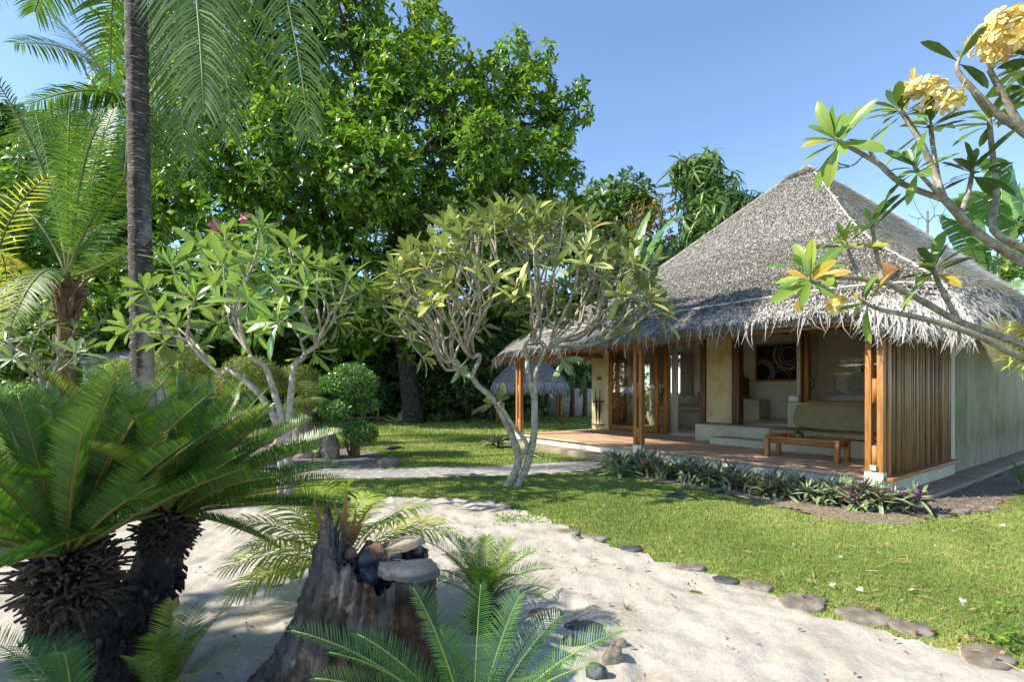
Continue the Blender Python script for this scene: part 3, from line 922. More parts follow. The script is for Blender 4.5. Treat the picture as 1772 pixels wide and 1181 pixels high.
# ================================================================ things of the porch and rooms
def cushion(mb, s0, s1, t0, t1, z0, z1, puff=.04, M_=None, o=None, n=10):
    """puffed box cushion"""
    Mx = HM if M_ is None else M_; o = C0 if o is None else o
    g = np.linspace(-1, 1, n)
    faces = []
    for ax in range(3):
        for sg in (-1, 1):
            A, B = np.meshgrid(g, g)
            p = np.zeros((n, n, 3)); p[..., ax] = sg; p[..., (ax + 1) % 3] = A; p[..., (ax + 2) % 3] = B
            faces.append((p.reshape(-1, 3), sg))
    c = np.array([(s0 + s1) / 2, (t0 + t1) / 2, (z0 + z1) / 2]); hs = np.array([(s1 - s0) / 2, (t1 - t0) / 2, (z1 - z0) / 2])
    i, j = np.meshgrid(np.arange(n - 1), np.arange(n - 1)); q = np.stack([j * n + i, j * n + i + 1, (j + 1) * n + i + 1, (j + 1) * n + i], -1).reshape(-1, 4)
    for p, sg in faces:
        m = np.abs(p)
        pw = 6
        rr = (np.sum(m ** pw, -1, keepdims=True)) ** (1 / pw)
        d = p / rr
        v = d * hs + unit(d) * puff * (1 - np.max(m * [1, 1, 1], -1, keepdims=True) * 0) * (1 - np.sort(m, -1)[:, 1:2] ** 2)
        V = (v + c) @ Mx + o
        mb.add(V, f4=q)


def cush_obj(name, mat, *a, label=None, cat=None, group=None, **k):
    mb = MB(); cushion(mb, *a, **k)
    o = mb.build(name, mat, smooth=True, off=np.array(C0))
    o.location = tuple(C0)
    return tag(o, label, cat, group)


cush_obj('seat_cushion', M['fabric_olive'], .16, 2.68, 2.03, 2.62, .672, .80, puff=.012, n=14, label='long flat olive seat cushion on the concrete porch bench', cat='cushion')
# leaning bolster
ang = math.radians(20)
RL = np.array([[1, 0, 0], [0, math.cos(ang), -math.sin(ang)], [0, math.sin(ang), math.cos(ang)]])
cb = MB(); cushion(cb, -1.1, 1.1, -.10, .10, -.27, .27, puff=.05, M_=RL @ HM, o=H(1.27, 2.73, 1.07), n=16)
o = cb.build('back_cushion', M['fabric_olive'], smooth=True)
tag(o, 'long thick olive back cushion leaning upright under the window', 'cushion')

tb = thing('low_table', 'low rectangular teak table on the porch deck before the bench', 'table', H(1.5, 1.2, .345), 'porch furniture')
del tb['group']
part('table_top', M['wood_s'], [(.85, 2.15, .93, 1.45, .70, .738)], tb, bevel=.006)
part('table_rail', M['wood_s'], [(.88, 2.12, .95, .975, .61, .699), (.88, 2.12, 1.41, 1.435, .61, .699), (.88, .905, .976, 1.409, .61, .699), (2.095, 2.12, .976, 1.409, .61, .699)], tb)
for s in (.86, 2.06):
    for t in (.94, 1.36):
        part('leg', M['wood_z'], [(s, s + .08, t, t + .08, .345, .699)], tb, bevel=.012)


def lathe(mb, prof, c, n=20, r=.5):
    prof = np.asarray(prof, float); th = np.linspace(0, 2 * np.pi, n, endpoint=False)
    V = np.stack([prof[:, None, 0] * np.cos(th), prof[:, None, 0] * np.sin(th), prof[:, None, 1] + 0 * th], -1).reshape(-1, 3) + c
    k = len(prof); i, j = np.meshgrid(np.arange(k - 1), np.arange(n), indexing='ij')
    mb.add(V, f4=np.stack([i * n + j, i * n + (j + 1) % n, (i + 1) * n + (j + 1) % n, (i + 1) * n + j], -1).reshape(-1, 4), r=r)


pot = thing('incense_pot', 'round brown wooden pot with lid knob on the low teak table', 'pot', H(1.63, 1.2, .7385))
mb = MB(); lathe(mb, [(0.001, .0), (.075, 0), (.08, .012), (.08, .085), (.07, .09), (.068, .07)], H(1.63, 1.2, .7385)); mb.build('bowl', M['wood_dark'], pot, smooth=False)
mb = MB(); lathe(mb, [(.066, .075), (.05, .1), (.012, .108), (.012, .13), (.02, .14), (.018, .155), (.001, .16)], H(1.63, 1.2, .7385)); mb.build('lid', M['bronze'], pot, smooth=True)
PETAL = [leaf_t([(0, .05), (.3, .2), (.6, .27), (.85, .2), (1, .03)], curl=c, fold=.15) for c in (.1, .35)]


def blossoms(mb, P, AX, L, a=62):
    P = np.asarray(P, float); rosettes(mb, P, AX, 5, L, 1.0, a0=a, a1=a, tm=PETAL, jit=.06, gap=0)


mb = MB(); c = H(1.80, 1.12, .765); P = c + rng.normal(0, 1, (26, 3)) * [.06, .06, .012]
blossoms(mb, P, unit(rng.normal(0, .5, (26, 3)) + [0, 0, 1]), .035)
tag(mb.build('flower_garland', M['petal_r'], off=c), 'loose heap of red and pink blossoms beside the pot on the teak table', 'flowers').location = tuple(c)

# umbrellas in their rack on the left wall
rack = thing('umbrella_rack', 'brown wooden rack holding two black umbrellas on the tan wall', 'rack', H(8.93, 3.3, .6))
part('upper_holder', M['wood_dark'], [(8.72, 9.14, 3.26, 3.398, 1.22, 1.26)], rack)
part('drip_tray', M['wood_dark'], [(8.70, 9.16, 3.24, 3.398, .46, .50)], rack, bevel=.01)
for k, (s, lean, lb) in enumerate(((8.98, .04, 'left black umbrella with upright handle standing in the wall rack'), (8.86, -.03, 'right black umbrella with upright handle standing in the wall rack'))):
    um = thing('umbrella', lb, 'umbrella', H(s, 3.3, .505), 'umbrellas in the rack')
    ax = [H(s, 3.32, .505), H(s + lean * .5, 3.32, 1.1), H(s + lean, 3.32, 1.4)]
    mb = MB(); tube(mb, [ax[0], ax[0] + [0, 0, .12], ax[1], ax[2]], [.008, .022, .036, .014], 8); mb.build('canopy', M['black'], um, smooth=True)
    mb = MB(); tube(mb, [ax[2] + [0, 0, .002], ax[2] + [0, 0, .25]], .012, 8); mb.build('handle', M['black'], um, smooth=True)
    mb = MB(); lathe(mb, [(.05, .0), (.055, .03), (.045, .06)], ax[1] + [0, 0, .12], 10); mb.build('strap', M['black'], um)

# curtains
def curtain(s0, s1, t, z0, z1, label, folds, along='s'):
    n = folds * 8
    a = np.linspace(0, 1, n)
    mb = MB(); rows = []
    for z, sc in ((z0, 1.25), ((z0 + z1) / 2, 1.0), (z1, .8)):
        s = s0 + (s1 - s0) * a; tt = t + .035 * sc * np.sin(a * folds * 2 * np.pi) + .01 * np.sin(a * 31)
        rows.append(H(s, tt, np.full(n, z)))
    V = np.vstack(rows); i, j = np.meshgrid(np.arange(n - 1), np.arange(2))
    mb.add(V, f4=np.stack([j * n + i, j * n + i + 1, (j + 1) * n + i + 1, (j + 1) * n + i], -1).reshape(-1, 4), r=np.tile(.5 + .4 * np.sin(a * 40), 3))
    o = mb.build('curtain', M['curtain'], smooth=True, off=H((s0 + s1) / 2, t, z0)); o.location = tuple(H((s0 + s1) / 2, t, z0))
    sd = o.modifiers.new('thickness', 'SOLIDIFY'); sd.thickness = .004
    return tag(o, label, 'curtain', 'cream curtains of the villa')


curtain(6.06, 6.25, 3.66, .37, 3.0, 'narrow cream curtain gathered at the open edge of the sliding doors', 3)
curtain(6.35, 6.55, 3.70, .37, 3.0, 'cream curtain behind the door handle, just inside the sliding doors', 3)
curtain(7.55, 8.0, 3.72, .37, 3.0, 'sheer cream curtain hanging behind the glass of the left sliding door', 5)
curtain(7.85, 8.3, 6.9, 1.0, 2.98, 'cream curtain gathered beside the back window over the daybed', 5)
curtain(6.9, 7.15, 6.9, 1.2, 2.98, 'cream curtain in the back corner right of the reading lamp', 3)

cush_obj('daybed_mattress', M['fabric'], 6.75, 9.05, 6.05, 6.85, .90, 1.08, puff=.015, label='grey daybed mattress on concrete base inside the left room', cat='mattress')
cush_obj('pillow', M['fabric'], 7.5, 8.3, 6.5, 6.68, 1.09, 1.42, puff=.05, label='grey pillow on the daybed under the back window', cat='pillow', group='pillows')
lp = thing('reading_lamp', 'dark metal reading lamp with bent arm beside the grey daybed pillow', 'lamp', H(7.3, 6.7, 1.1))
mb = MB(); lathe(mb, [(.001, .0), (.07, 0), (.07, .02), (.02, .04)], H(7.3, 6.7, 1.10), 14); mb.build('base', M['bronze'], lp)
mb = MB(); tube(mb, H([7.3, 7.42, 7.15], [6.7, 6.7, 6.7], [1.13, 1.55, 1.8]), .014, 6); mb.build('arm', M['bronze'], lp)
mb = MB(); tube(mb, H([7.15, 6.98], [6.7, 6.7], [1.8, 1.83]), [.02, .045], 10); mb.build('lamp_shade', M['bronze'], lp)

# art panel
ART = thing('wall_picture', 'framed dark panel with pale radiating ring patterns on the grey inner wall', 'picture', H(4.9, 6.98, 1.9))
a0, a1, b0, b1 = 4.2, 5.56, 1.9, 3.08
part('frame', M['wood_z'], [(a0, a1, 6.94, 6.985, b0, b0 + .06), (a0, a1, 6.94, 6.985, b1 - .06, b1), (a0, a0 + .06, 6.941, 6.984, b0 + .06, b1 - .06), (a1 - .06, a1, 6.941, 6.984, b0 + .06, b1 - .06)], ART)
part('panel', M['black'], [(a0 + .06, a1 - .06, 6.965, 6.983, b0 + .06, b1 - .06)], ART)
M['art'] = m_flat('pale_inlay', (.62, .56, .42), .7)
mb = MB()
for cs, cz, rr, nn in ((4.52, 2.72, .30, 30), (4.52, 2.72, .2, 26), (5.38, 2.18, .36, 34), (5.38, 2.18, .29, 40), (4.75, 2.0, .22, 22), (4.9, 2.45, .12, 14), (5.1, 2.75, .1, 12), (4.3, 2.2, .16, 16), (4.52, 2.72, .42, 36)):
    for k in range(nn):
        a = k * 2 * np.pi / nn; l = .05 if rr < .33 else .09
        def pt(r, da): return (cs + r * math.cos(a + da), cz + r * math.sin(a + da))
        q = [pt(rr, -.03), pt(rr + l, -.006), pt(rr + l, .006), pt(rr, .075)]
        if all(a0 + .07 < x < a1 - .07 and b0 + .07 < z < b1 - .07 for x, z in q):
            mb.add([H(x, 6.961, z) for x, z in q], f4=[[0, 1, 2, 3]])
mb.build('inlay', M['art'], ART)

# cabinet, tray and towels in the room
cab = thing('cabinet', 'dark wooden cabinet standing on the concrete counter behind the open doorway', 'cabinet', H(6.05, 6.7, 1.33))
part('body', M['wood_dark'], [(5.78, 6.4, 6.62, 6.98, 1.333, 2.0)], cab, bevel=.006)
part('door', M['bronze'], [(5.82, 6.36, 6.6, 6.618, 1.42, 1.93)], cab)
tr_ = thing('tea_tray', 'small dark tray with cups and a bottle on top of the cabinet', 'tray', H(5.95, 6.75, 2.0))
part('tray', M['wood_dark'], [(5.8, 6.1, 6.65, 6.9, 2.003, 2.03)], tr_)
mb = MB(); lathe(mb, [(.001, 0), (.03, 0), (.03, .1), (.012, .14), (.012, .18), (.001, .181)], H(5.84, 6.75, 2.032), 12); mb.build('bottle', M['black'], tr_, smooth=True)
mb = MB(); lathe(mb, [(.001, 0), (.03, 0), (.04, .07), (.035, .07)], H(5.95, 6.72, 2.032), 12); mb.build('cup', M['linen'], tr_, smooth=True)
o = part('book', M['petal_y'], [(5.5, 5.8, 6.38, 6.55, 1.333, 1.365)]); o.parent = None; o.location = tuple(C0); tag(o, 'yellow book lying on the front edge of the concrete counter', 'book')
mb = MB(); P = H(5.62, 6.46, 1.40) + rng.normal(0, 1, (20, 3)) * [.05, .05, .02]; blossoms(mb, P, unit(rng.normal(0, .5, (20, 3)) + [0, 0, 1]), .05)
tag(mb.build('flower_heap', M['petal_p']), 'pale pink blossoms heaped on the yellow book', 'flowers')

# bed seen through the window
cush_obj('bed_mattress', M['linen'], .2, 2.46, 3.95, 5.9, 1.245, 1.54, puff=.012, n=16, label='white bed mattress behind the window glass', cat='mattress')
for k, (s, tt, m_, lb, w_) in enumerate(((2.30, 5.72, 'linen', 'large white pillow leaning at the left of the bed head', .40), (2.12, 5.52, 'fabric', 'grey square cushion in front of the white pillow on the bed', .28), (1.25, 5.74, 'linen', 'large white pillow at the right of the bed head', .40), (1.3, 5.54, 'fabric', 'grey square cushion nearest the corner post on the bed', .26))):
    a = math.radians(14); R_ = np.array([[1, 0, 0], [0, math.cos(a), -math.sin(a)], [0, math.sin(a), math.cos(a)]])
    mb = MB(); cushion(mb, -w_, w_, -.04, .04, -.22, .22, puff=.07, M_=R_ @ HM, o=H(s, tt, 1.80 if m_ == 'linen' else 1.785), n=12)
    tag(mb.build('pillow', M[m_], smooth=True), lb, 'pillow', 'pillows')
mb = MB(); c = H(1.80, 5.1, 1.58); P = c + rng.normal(0, 1, (14, 3)) * [.06, .04, .012]; blossoms(mb, P, unit(rng.normal(0, .5, (14, 3)) + [0, 0, 1]), .06)
tag(mb.build('flower_spray', M['petal_r']), 'red blossoms laid on the white bed', 'flowers')
tl = MB(); tube(tl, H([2.98, 2.60], [3.52, 3.52], [1.42, 1.42]), .085, 14)
tl = MB(); tube(tl, H([2.84, 2.62], [3.44, 3.44], [1.418, 1.418]), .082, 14)
tag(tl.build('rolled_towel', M['linen'], smooth=True), 'rolled white towel on the low wall left of the window', 'towel')
sc = thing('figurine', 'small dark bronze ornament with two arms on the ledge behind the bed', 'ornament', H(2.2, 6.05, 1.96))
mb = MB(); lathe(mb, [(.001, 0), (.08, 0), (.06, .03), (.03, .06), (.035, .2), (.06, .24), (.06, .36), (.02, .4), (.001, .42)], H(2.3, 6.05, 1.962), 12); mb.build('body', M['bronze'], sc, smooth=True)
mb = MB(); tube(mb, H([2.3, 2.15, 2.02, 1.98], [6.05] * 4, [2.08, 2.2, 2.28, 2.2]), [.025, .03, .05, .03], 8); mb.build('arm', M['bronze'], sc, smooth=True)

# ================================================================ TREES AND PLANTS
def dome_tips(c, R, n, lo=.0, hi=1.0, shell=.75, seed=1):
    """points in the shell of an ellipsoid cap"""
    r = np.random.default_rng(seed)
    P = []
    while len(P) < n:
        v = r.normal(size=3); v /= np.linalg.norm(v)
        if not lo <= v[2] <= hi: continue
        P.append(np.array(c) + v * np.array(R) * r.uniform(shell, 1.0))
    return np.array(P)


def lobes_scatter(L, dens, seed=0, ysq=1.0, inner=.45):
    """L: (x, y, z, r) lobes. Cluster points and outward axes, none inside another lobe's core"""
    r = np.random.default_rng(seed)
    P, A = [], []
    for (x, y, z, R, *sq) in L:
        n = int(dens * R * R * 12.5)
        v = unit(r.normal(size=(n, 3)))
        rad = R * (inner + (1 - inner) * r.uniform(0, 1, n) ** .55) * (1 + .22 * wob(v * R, 1.6 / max(.5, R ** .3), int(abs(x * 31 + z * 7)) % 97))
        k = sq[0] if sq else 1.0
        P.append(np.array([x, y, z]) + v * rad[:, None] * [1, ysq, k])
        A.append(v * .8 + [0, 0, .55] + r.normal(0, .35, (n, 3)))
    P = np.concatenate(P); A = np.concatenate(A)
    core = np.zeros(len(P), bool)
    for (x, y, z, R, *sq) in L:
        k = sq[0] if sq else 1.0
        core |= (((P - [x, y, z]) / [1, ysq, k]) ** 2).sum(1) < (R * .52) ** 2
    keep = ~core & (P[:, 2] > .15)
    return P[keep], unit(A[keep])


def tree(name, label, cat, base, L, dens, nleaf, leafL, ratio, leafmat, tm=KITE, trunk_r=.3, fork=3.0, nb=70, barkm='bark_dark', group=None, seed=1, ysq=1.0, a0=25, a1=100, lean=(0, 0), rt=.035, clump=None, bias=0.0):
    base = np.asarray(base, float)
    T = thing(name, label, cat, base, group)
    P, A = lobes_scatter(L, dens, seed, ysq)
    mb = MB()
    # light and dark clumps: each cluster gets its own tone
    rosettes(mb, P, A, nleaf, leafL, ratio, a0, a1, tm=tm, jit=.25, bias=.14 * wob(P, .9, seed + 3) + bias + rng.normal(0, .06, len(P)))
    mb.build('crown', leafmat if not isinstance(leafmat, str) else M[leafmat], T)
    mt = MB()
    r = np.random.default_rng(seed + 9)
    idx = r.choice(len(P), min(nb, len(P)), replace=False)
    cc = np.array([l[:3] for l in L]).mean(0)
    tips = P[idx] * .85 + cc * .15 if len(L) == 1 else P[idx]
    top = base + [lean[0], lean[1], fork]
    k = 9
    C = bez(base - [0, 0, .1], base + [lean[0] * .1, lean[1] * .1, fork * .5], top, k)
    R = np.linspace(1, .82, k) * trunk_r; R[0] *= 1.5; R[1] *= 1.18
    tube(mt, C, R, 14, lump=.04)
    ex = math.log(trunk_r * .8 / rt) / math.log(len(idx))
    grow(mt, top, np.array([0, 0, 1.]), tips, rt, ex, .4, n=6)
    mt.build('trunk', M[barkm], T, smooth=True)
    return T


def Lp(lst, d0):
    """lobes from (px, py, r_px, depth offset [, squash])"""
    out = []
    for x, y, r, dd, *sq in lst:
        p = W(x, y, d0 + dd)
        out.append((p[0], p[1], p[2], r / FPX * (d0 + dd), *sq))
    return out


# -- the big dark broadleaf tree in the middle
BT = G(713, 733)
big = [(560, 330, 150, 0), (420, 230, 140, -1), (300, 150, 110, 1), (700, 250, 130, 0), (610, 150, 120, 2), (480, 80, 110, 1), (650, 430, 120, -1), (820, 300, 95, 0), (880, 220, 70, 1),
       (790, 400, 100, -1), (880, 390, 90, 0), (480, 420, 120, -1), (350, 350, 100, 0), (960, 230, 42, 1), (885, 100, 42, 1), (860, 160, 50, 1), (925, 150, 38, 0), (940, 95, 22, 0), (965, 190, 30, 0), (1000, 155, 18, 0), (988, 300, 26, 1),
       (740, 60, 50, 1), (760, 130, 60, 0), (735, 10, 30, 1), (600, 30, 75, 1), (690, 120, 60, -1), (820, 120, 26, 0), (800, 200, 60, -1), (920, 310, 60, -1), (960, 350, 45, 0), (1000, 370, 28, 1), (720, 520, 95, 0), (600, 520, 100, 1), (850, 470, 85, 2), (530, -30, 90, 1), (400, -20, 80, 1), (380, 60, 90, 2), (240, 70, 60, 1), (850, 260, 60, -3), (640, 300, 90, -4), (500, 250, 90, -4), (950, 270, 40, -1), (1010, 200, 18, 0)]
tree('broadleaf_tree', 'tall dense dark green broadleaf tree with a thick speckled trunk on the far lawn', 'tree', BT, Lp(big, 22.5), 4.7, 9, .32, 1.05, 'leaf_big', tm=BROAD, trunk_r=.50, fork=4.2, nb=190, barkm='bark_big', seed=4, lean=(-.5, 0), rt=.045)

# -- dark trees and hedges closing the view
def bgtree(x, y, d, r, name, label, mat, base_y=None, n=5, leaf=.3, dens=2.0, seed=0, squash=.8, group='trees closing the back of the garden', tm=KITE, spread=.75, cat='tree', nleaf=7, tr=.16, ratio=1.0, a1=100):
    p = W(x, y, d); R = r / FPX * d
    q = np.random.default_rng(seed)
    L = [(p[0] + q.normal(0, R * spread * .6), p[1] + q.normal(0, R * .3), p[2] + q.normal(0, R * .4 * squash), R * q.uniform(.45, .7), squash) for _ in range(n)] + [(p[0], p[1], p[2], R * .75, squash)]
    lo = max(.8, min(l[2] - l[3] * .8 for l in L))
    return tree(name, label, cat, (p[0], p[1], 0), L, dens, nleaf, leaf, ratio, mat, trunk_r=tr, fork=min(lo, p[2] * .6), nb=24, seed=seed, group=group, tm=tm, rt=.02, a1=a1)


BACK = [(40, 390, 27, 150, 'leaf_mid', 'light green broadleaf tree behind the young palm at the far left'),
        (70, 265, 31, 75, 'leaf_dark', 'dark tree top under the open sky at the upper left'),
        (180, 420, 24, 140, 'leaf_big', 'bright green tree behind the dark palm trunk'),
        (60, 560, 20, 110, 'leaf_big', 'low leafy tree under the young palm at the left edge'),
        (330, 520, 22, 110, 'leaf_mid', 'leafy tree behind the left plumeria crown'),
        (480, 600, 28, 120, 'leaf_dark', 'dark tree behind the fluffy round bushes'),
        (640, 620, 29, 110, 'leaf_dark', 'dark tree between the topiary shrub and the thick trunk'),
        (810, 600, 28, 120, 'leaf_dark', 'dark tree right of the thick speckled trunk'),
        (960, 560, 33, 120, 'leaf_dark', 'dark tree behind the left eave of the villa'),
        (1040, 440, 34, 100, 'leaf_dark', 'dark tree behind the white flowered plumeria crown'),
        (1050, 380, 38, 60, 'leaf_mid', 'small bright tree top just right of the tall broadleaf tree'),
        (250, 330, 26, 120, 'leaf_big', 'bright green tree filling the gap right of the dark palm trunk'),
        (380, 620, 31, 130, 'leaf_mid', 'pale green tree low behind the left plumeria'),
        (730, 620, 33, 130, 'leaf_dark', 'dark tree directly behind the thick speckled trunk'),
        (150, 640, 30, 130, 'leaf_dark', 'dark tree low behind the small pale building'),
        (900, 620, 40, 110, 'leaf_dark', 'dark tree far behind the small thatched hut'),
        (560, 610, 34, 130, 'leaf_dark', 'dark tree far behind the clipped topiary'),
        (-30, 480, 24, 150, 'leaf_mid', 'leafy tree at the very left edge of the view')]
for k, (x, y, d, r, mt_, lb) in enumerate(BACK):
    bgtree(x, y, d, r, 'background_tree', lb, mt_, seed=60 + k, leaf=.45 if d > 25 else .36, dens=2.8, n=7)

# hedge of dense shrubs along the far lawn
for k, (x, d, r, lb) in enumerate(((700, 36, 95, 'long dark shrub far behind the thick trunk'), (820, 37, 95, 'long dark shrub far behind the left porch post'), (560, 37, 95, 'long dark shrub far behind the topiary'), (420, 35, 95, 'long dark shrub far behind the fluffy bushes'), (280, 35, 95, 'long dark shrub far behind the palm trunks'), (130, 34, 95, 'long dark shrub far behind the pale building'), (0, 33, 95, 'long dark shrub far at the left edge'), (940, 40, 90, 'long dark shrub behind the garden wall'), (575, 25, 60, 'dark shrub left behind the topiary'), (650, 26, 55, 'dark shrub behind the low bamboo rail'), (775, 26, 62, 'dark shrub right of the thick trunk base'), (850, 25, 60, 'dark shrub left of the far porch post'), (985, 33, 60, 'dark shrub behind the banana stems'), (1060, 33, 60, 'dark shrub behind the villa corner with umbrellas'), (410, 24, 60, 'dark shrub behind the fluffy bushes'), (250, 24, 60, 'dark shrub behind the foot of the dark palm trunk'), (90, 22, 60, 'dark shrub low at the far left'))):
    bgtree(x, 675, d, r, 'shrub', lb, 'leaf_dark', seed=90 + k, leaf=.2, dens=4.0, squash=.9, group='dark shrubs along the far lawn', cat='shrub', n=6, spread=1.0, nleaf=6, tr=.06)

# trees right of the big tree, behind the roof
M['leaf_droop'] = m_leaf('drooping_leaf', [(0, (.04, .085, .025)), (.5, (.10, .18, .04)), (1, (.26, .33, .10))], rib=(.2, .28, .08), transl=.3, rough=.4, ribmix=.6)
tree('drooping_leaf_tree', 'tall green tree with hanging finger-like leaves above the left roof slope', 'tree', W(1230, 677, 24) * [1, 1, 0],
     Lp([(1215, 300, 36, 0, 1.1), (1180, 300, 26, 0), (1250, 345, 42, 0, 1.2), (1215, 380, 45, -1), (1280, 370, 34, 0), (1310, 352, 20, 0), (1200, 440, 45, -1), (1150, 450, 40, -1), (1260, 420, 45, 0), (1210, 330, 40, 0, 1.2), (1225, 282, 22, 0)], 24),
     3.2, 8, .62, .75, 'leaf_droop', tm=[leaf_t([(0, .02), (.4, .13), (.75, .1), (1, .01)], curl=c, fold=.3) for c in (.5, .9, 1.3)], trunk_r=.22, fork=3, nb=40, seed=21, a0=50, a1=115, rt=.03)
tree('rusty_tree', 'thin tree with small olive and rusty red leaves left of the drooping tree', 'tree', W(1130, 677, 27) * [1, 1, 0],
     Lp([(1120, 370, 30, 0), (1090, 390, 28, 0), (1150, 355, 24, 0), (1130, 420, 40, 0), (1070, 420, 30, 0), (1160, 400, 30, 0), (1160, 480, 50, 0)], 27), 4.0, 7, .2, 1.1, 'leaf_rust', trunk_r=.16, fork=3.5, nb=40, seed=22, rt=.03)
tree('sapling', 'slim dark green tree top poking up above the rusty leaves', 'tree', W(1100, 677, 29) * [1, 1, 0], Lp([(1098, 335, 20, 0), (1108, 355, 20, 0), (1090, 355, 14, 0)], 29), 8, 7, .3, 1.0, 'leaf_dark', trunk_r=.12, fork=6, nb=20, seed=23, rt=.025)
for k, (x, y, d, r, mt_, lb) in enumerate(((1690, 470, 25, 80, 'leaf_big', 'round bright green tree behind the right roof slope'), (1800, 430, 27, 90, 'leaf_mid', 'light green tree at the right edge behind the near plumeria'), (1745, 350, 31, 34, 'leaf_mid', 'airy pale tree top between banana leaves on the right'))):
    bgtree(x, y, d, r, 'background_tree', lb, mt_, seed=130 + k, leaf=.3)

# bare dead tree beyond the roof
bt = thing('dead_tree', 'bare leafless grey tree beyond the right roof slope', 'tree', W(1605, 677, 26) * [1, 1, 0])
mb = MB(); b0 = W(1605, 677, 26) * [1, 1, 0]
tube(mb, [b0, W(1606, 480, 26), W(1605, 365, 26)], [.09, .07, .05], 7)
tp = np.array([W(1605 + a, 365 + b, 26 + c) for a, b, c in ((-35, 5, 0), (-25, -22, .5), (0, -30, 0), (22, -20, -.3), (38, 8, .4), (18, 20, 0), (-18, 24, 0), (30, -5, 0))])
grow(mb, W(1605, 400, 26), np.array([0, 0, 1.]), tp, .015, .4, .4, n=4); mb.build('trunk', M['bark_dark'], bt, smooth=True)


# -- banana plants
def banana(base, leaves, stems, label, name='banana_plant'):
    T = thing(name, label, 'banana plant', base, 'banana plants')
    base = np.asarray(base, float)
    mb = MB(); tube(mb, [base, base + [.03, 0, stems * .5], base + [0, 0, stems]], [.17, .14, .09], 10, lump=.05)
    mb.build('stem', M['sheath'], T, smooth=True)
    top = base + [0, 0, stems - .1]
    for mid, tip, w in leaves:
        mid = np.asarray(mid, float); tip = np.asarray(tip, float)
        C = bez(top, mid, tip, 26)
        mb = MB(); tube(mb, C, np.linspace(.045, .012, 26), 5, r=.7, a=1.0)
        Tn = unit(np.gradient(C, axis=0)); S = unit(np.cross(Tn, [0, 0, 1.])); U = np.cross(S, Tn)
        t = np.linspace(0, 1, 26)
        wd = np.interp(t, [0, .3, .38, .6, .9, 1], [0, 0, .55, 1, .6, .05]) * w
        for sg in (-1, 1):
            for i in range(8, 25):
                tear = .12 if random.random() < .3 else 0
                a, b = C[i], C[i + 1] - (C[i + 1] - C[i]) * tear
                wa, wb = wd[i], wd[i + 1]
                dr = random.uniform(-.03, .06)
                q = []
                for f in (0, .5, 1):
                    q += [a + S[i] * sg * wa * f + U[i] * (.35 * wa * f - (.6 * wa + dr) * f * f), b + S[i + 1] * sg * wb * f + U[i + 1] * (.35 * wb * f - (.6 * wb + dr) * f * f)]
                mb.add(q, f4=[[0, 1, 3, 2], [2, 3, 5, 4]], r=np.clip(.45 + random.gauss(0, .1), 0, 1), a=[.9, .9, .5, .5, 0, 0])
        mb.build('leaf', M['banana'], T)
    return T


def bleaf(pts, d):
    return [(W(a, b, d + dd), W(e, f_, d + dd), w) for a, b, e, f_, w, dd in pts]


banana(W(1085, 677, 17) * [1, 1, 0], bleaf([(1090, 420, 1180, 368, .42, 0), (1085, 400, 1128, 362, .34, 1), (1120, 470, 1190, 470, .4, -.5), (1050, 430, 1010, 440, .4, 0)], 17), 3.2, 'banana plant with a pale torn leaf rising behind the left roof slope')
banana(W(1715, 677, 19) * [1, 1, 0], bleaf([(1700, 330, 1640, 345, .55, 0), (1730, 300, 1790, 325, .55, 1), (1700, 420, 1628, 372, .45, -1), (1720, 380, 1660, 440, .5, 0), (1690, 400, 1618, 440, .4, 1), (1760, 280, 1700, 275, .6, 2)], 19), 4.4, 'banana plant with broad leaves rising behind the right roof slope')
banana(W(1790, 677, 16) * [1, 1, 0], bleaf([(1740, 320, 1660, 335, .6, 0), (1780, 250, 1690, 280, .6, 1), (1800, 300, 1850, 360, .5, 0), (1760, 450, 1745, 520, .5, 0)], 16), 4.6, 'tall banana plant at the right edge behind the near plumeria')
for k, (x, lb) in enumerate(((945, 'leftmost of the thin brown banana stems seen under the porch roof'), (967, 'banana stem second from the left under the porch roof'), (990, 'banana stem third from the left under the porch roof'), (1012, 'banana stem nearest the tan wall with umbrellas'))):
    p = G(x, 722 + k % 2); d = p[1]
    banana(p, [(p + [.2, .5, 3.4], p + [-.9 + .4 * k, .3, 2.3], .28), (p + [-.2, .1, 3.2], p + [.7, -.3, 2.0], .28), (p + [0, -.3, 3.0], p + [-.4, -.6, 1.2], .2)], 2.5, lb)


# -- coconut palms
def palm(name, label, base, top, r0, r1, mat, lump=.02, kink=None):
    T = thing(name, label, 'palm', base)
    base = np.asarray(base, float); top = np.asarray(top, float)
    n = int(np.linalg.norm(top - base) / .07)
    t = np.linspace(0, 1, n)[:, None]
    P = base * (1 - t) + top * t + np.sin(t * np.pi) * (np.array(kink if kink is not None else [0, 0, 0]))
    R = np.linspace(r0, r1, n) * (1 + .035 * ((np.arange(n) % 2) * 2 - 1)) * (1 + .03 * rng.normal(size=n)); R[:4] *= np.linspace(1.35, 1.05, 4)
    mb = MB(); tube(mb, P, R, 18, lump=lump); mb.build('trunk', mat, T, smooth=False)
    return T


